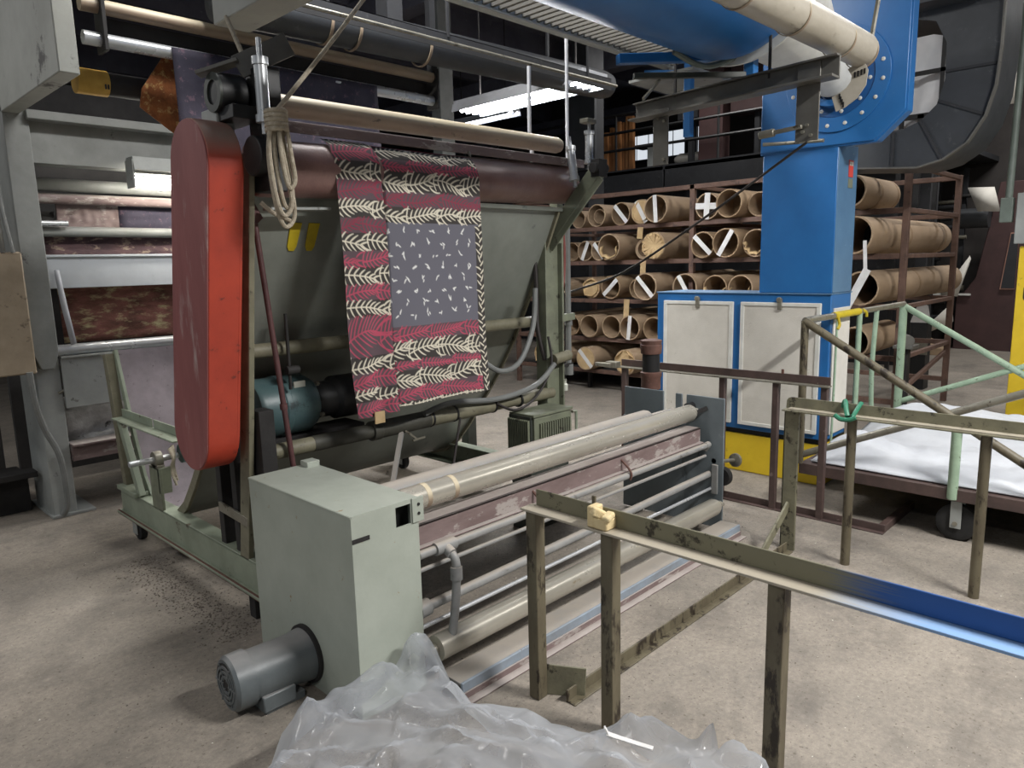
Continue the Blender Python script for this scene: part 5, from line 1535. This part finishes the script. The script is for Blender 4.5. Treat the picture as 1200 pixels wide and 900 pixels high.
for k in range(7):
    M().box(11.35 + 0.03 * (k % 3), 11.42 + 0.03 * (k % 3), 7.86 + 0.095 * k, 7.945 + 0.095 * k, 3.2, 4.17 - 0.035 * k + 0.05 * (k % 2)).build('board', m_orange, ob, 0.004)
M_ = thing('grey_desk', 'small grey desk standing on the mezzanine beside the orange boards', 'desk', (11.6, 7.6, 3.2))
M().box(11.4, 11.8, 7.45, 7.95, 3.62, 3.66).build('desk_top', m_channel, M_, 0.004)
M().box(11.42, 11.78, 7.47, 7.6, 3.2, 3.62).build('drawer_unit', m_ltgrey, M_, 0.004)
M().box(11.42, 11.46, 7.88, 7.92, 3.2, 3.62).build('leg', m_dark, M_)
pr_ = thing('cloth_parcel', 'pale wrapped cloth roll lying on the mezzanine under the windows', 'parcel', (12.3, 7.2, 3.2))
M().lathe((12.3, 6.75, 3.44), (0, 1, 0), [(0, 0.05), (0.1, 0.1), (0.7, 0.11), (0.8, 0.06)], 16).build('roll', m_canvas, pr_)
for q in (6.9, 7.35):
    M().box(12.22, 12.38, q, q + 0.05, 3.2, 3.34).build('cradle', m_dark, pr_)
bw = struct(M().box(15.0, 15.15, 2.0, 17, 0, 5.6), 'wall_rear', m_wall)
for n, (y0, y1, z0, z1, cols) in enumerate(((8.95, 10.6, 3.95, 4.5, 5), (7.95, 8.65, 3.95, 4.5, 3))):
    wn = M().box(14.93, 15.0, y0 - 0.05, y1 + 0.05, z0 - 0.05, z0).box(14.93, 15.0, y0 - 0.05, y1 + 0.05, z1, z1 + 0.05).box(14.93, 15.0, y0 - 0.05, y0, z0, z1).box(14.93, 15.0, y1, y1 + 0.05, z0, z1).build('window_%d' % (n + 1), m_night)
    wn['kind'] = 'structure'
    w_ = (y1 - y0) / cols
    for k in range(cols):
        M().box(14.98, 14.99, y0 + w_ * k + 0.015, y0 + w_ * (k + 1) - 0.015, z0, z1).build('pane', e_window, wn)

# more dark building steel in the upper background
for (x, y, s, lab) in ((6.4, 7.35, 0.11, 'pale grey steel column behind the machine, left end of the lit lamp'), (9.4, 7.36, 0.2, 'dark steel column hung with switchgear right of the lit lamp')):
    t = thing('steel_column', lab, 'column', (x, y, 0))
    M().box(x - s, x + s, y - s * 0.8, y + s * 0.8, 0, 5.6).build('shaft', m_midgrey if x < 7 else m_night, t, 0.004)
    if x > 7:
        M().box(x - 0.26, x - 0.20, y - 0.33, y + 0.25, 3.0, 4.2).build('switch_panel', m_duct, t, 0.006)

# ================================================================== CLEAR PLASTIC SHEET IN THE FOREGROUND
def plastic():
    rng = random.Random(12)
    # control heights (x, y, z) of the heaped sheet; the edge lies on the floor
    ctrl = [(0.82, 1.76, 0.25), (1.0, 1.91, 0.25), (1.147, 1.95, 0.25), (1.32, 1.955, 0.25), (1.515, 1.965, 0.285), (1.47, 1.82, 0.23), (1.41, 1.66, 0.24), (1.38, 1.60, 0.22), (1.42, 1.51, 0.25), (1.48, 1.39, 0.25),
            (1.52, 1.175, 0.24), (1.645, 1.14, 0.25), (1.71, 1.06, 0.255), (1.755, 0.93, 0.26), (1.755, 0.85, 0.26), (1.73, 0.76, 0.24),
            (1.42, 1.88, 0.16), (1.22, 1.83, 0.19), (1.27, 1.70, 0.27), (1.12, 1.62, 0.25), (1.32, 1.48, 0.30), (1.40, 1.30, 0.22), (1.28, 1.22, 0.31), (1.55, 1.02, 0.19), (1.58, 0.90, 0.27), (1.45, 1.05, 0.27), (1.50, 0.72, 0.24),
            (1.10, 1.35, 0.34), (1.0, 1.05, 0.36), (1.25, 0.85, 0.30), (0.9, 1.55, 0.27), (0.80, 1.25, 0.32), (1.35, 0.55, 0.26), (1.0, 0.6, 0.30)]
    edge = [(0.70, 1.70, 0.02), (0.82, 1.90, 0.02), (0.98, 2.05, 0.02), (1.14, 2.10, 0.03), (1.28, 2.04, 0.05), (1.42, 2.03, 0.12), (1.58, 2.02, 0.14), (1.60, 1.90, 0.03), (1.54, 1.75, 0.02), (1.52, 1.60, 0.02), (1.60, 1.45, 0.02),
            (1.66, 1.28, 0.02), (1.765, 1.14, 0.02), (1.79, 1.04, 0.02), (1.79, 0.90, 0.02), (1.79, 0.78, 0.02), (1.77, 0.62, 0.02), (1.55, 0.30, 0.02), (1.1, 0.22, 0.02), (0.6, 0.6, 0.02), (0.5, 1.2, 0.02)]
    P = [Vector(p) for p in ctrl + edge]
    cx, cy = 1.25, 1.25
    base = list(P)

    def hgt(x, y):
        w0 = s0 = 0
        for p in base:
            d = ((p.x - x) ** 2 + (p.y - y) ** 2) ** 0.5 + 0.012
            w1 = 1 / d ** 2.6
            w0 += w1
            s0 += w1 * p.z
        return s0 / w0

    def inside(x, y):
        c = False
        n = len(edge)
        for i in range(n):
            a, b = edge[i], edge[(i + 1) % n]
            if (a[1] > y) != (b[1] > y) and x < (b[0] - a[0]) * (y - a[1]) / (b[1] - a[1]) + a[0]:
                c = not c
        return c
    pts = [(p.x, p.y) for p in P]
    tries = 0
    while len(pts) < 330 and tries < 20000:
        tries += 1
        x, y = rng.uniform(0.5, 2.0), rng.uniform(0.25, 2.1)
        if not inside(x, y):
            continue
        if min((x - q[0]) ** 2 + (y - q[1]) ** 2 for q in pts) < 0.042 ** 2:
            continue
        pts.append((x, y))
    res = geometry.delaunay_2d_cdt([Vector(p) for p in pts], [], [], 0, 1e-5)
    vs = []
    for v in res[0]:
        z = hgt(v.x, v.y)
        on_edge = min((v.x - e[0]) ** 2 + (v.y - e[1]) ** 2 for e in edge) < 1e-6
        a = math.atan2(v.y - 1.3, v.x - 1.2)
        fold = 0.03 * abs(math.sin(a * 9 + 3 * mnoise.noise(Vector((v.x * 2, v.y * 2, 0))))) + 0.05 * abs(mnoise.noise(Vector((v.x * 5, v.y * 5, 4))))
        z += (0 if on_edge else fold * 0.6 + rng.uniform(-0.02, 0.016)) * min(1, z * 6)
        vs.append(Vector((v.x, v.y, max(0.006, z))))
    fs = []
    for f in res[2]:
        c = sum((vs[i] for i in f), Vector()) / len(f)
        if inside(c.x, c.y):
            fs.append(tuple(f))
    bm = bmesh.new()
    bv = [bm.verts.new(v) for v in vs]
    for f in fs:
        try:
            bm.faces.new([bv[i] for i in f])
        except ValueError:
            pass
    bmesh.ops.subdivide_edges(bm, edges=bm.edges, cuts=4, use_grid_fill=True)
    for _ in range(2):
        bmesh.ops.smooth_vert(bm, verts=bm.verts, factor=0.5, use_axis_x=False, use_axis_y=False, use_axis_z=True)
    bm.verts.index_update()
    segs = []
    for k in range(150):
        x, y = rng.uniform(0.6, 1.85), rng.uniform(0.4, 2.1)
        a = math.atan2(y - 1.2, x - 1.3) + rng.choice([0, 0.5, -0.6, 1.3, -1.4]) + rng.gauss(0, 0.2)
        segs.append((x, y, math.cos(a), math.sin(a), rng.uniform(0.06, 0.26), rng.uniform(0.015, 0.045), rng.uniform(0.008, 0.032) * rng.choice([1, 1, -0.7])))
    for v in bm.verts:
        p = v.co
        k = min(1, max(0, p.z) * 7)
        dz = 0
        for (x, y, ca_, sa_, L, wd, hh) in segs:
            dx, dy = p.x - x, p.y - y
            t = dx * ca_ + dy * sa_
            if abs(t) > L:
                continue
            d = abs(-dx * sa_ + dy * ca_)
            wt_ = wd * (0.35 + 0.65 * (1 - abs(t) / L))
            if d < wt_:
                dz += hh * (1 - d / wt_) * (1 - (t / L) ** 2)
        dz += 0.010 * mnoise.noise(Vector((p.x * 6, p.y * 6, 1.3)))
        v.co.z += k * max(-0.03, min(0.045, dz))
    m = M()
    m.v = [v.co.copy() for v in bm.verts]
    m.f = [tuple(v.index for v in f.verts) for f in bm.faces]
    bm.free()
    return solo(m, 'plastic_sheet', m_plastic, 'crumpled clear plastic sheet heaped on the floor in front of the drive cabinet', 'plastic', (1.25, 1.25, 0), sharp=80)
plastic()
tw = M()
tw.beam((1.50, 1.12, 0.285), (1.51, 1.09, 0.282), 0.018, 0.003).beam((1.51, 1.09, 0.282), (1.55, 1.0, 0.27), 0.016, 0.003).beam((1.495, 1.125, 0.305), (1.503, 1.115, 0.28), 0.014, 0.004)
solo(tw, 'torn_tape', m_tape, 'strip of torn white tape stuck on the crumpled plastic sheet', 'tape', (1.6, 1.1, 0.26))

# ================================================================== LINT AND GRIT ON THE FLOOR
def scatter(name, m, n, area, smin, smax, seed):
    rng = random.Random(seed)
    mm = M()
    for k in range(n):
        x, y = area(rng)
        s = rng.uniform(smin, smax)
        a = rng.uniform(0, PI)
        ca, sa = math.cos(a) * s, math.sin(a) * s
        h = s * rng.uniform(0.3, 0.8)
        mm.add([(x - ca, y - sa, 0), (x + sa * 0.6, y - ca * 0.6, 0), (x + ca, y + sa, 0), (x - sa * 0.6, y + ca * 0.6, 0), (x + 0.2 * sa, y, h)], [(0, 1, 4), (1, 2, 4), (2, 3, 4), (3, 0, 4)])
    o = mm.build(name, m)
    o['kind'] = 'stuff'
    o['label'] = {'lint_litter': 'dark lint and grit gathered on the floor beside the machine base channel', 'floor_grit': 'pale grit scattered thinly over the concrete floor', 'dark_grit': 'dark crumbs scattered thinly over the concrete floor'}[name]
    o['category'] = 'litter'
    return o
scatter('lint_litter', m_lint, 1500, lambda r: (lambda t: (1.24 + r.gauss(0, 0.07) + 0.12 * r.random(), 2.95 + 1.3 * t))(r.random()), 0.002, 0.008, 1)
scatter('floor_grit', m_canvas, 260, lambda r: (r.uniform(0.2, 5), r.uniform(-0.5, 5)), 0.002, 0.005, 2)
scatter('dark_grit', m_lint, 700, lambda r: (r.uniform(0.2, 5), r.uniform(-0.5, 5)), 0.002, 0.006, 3)
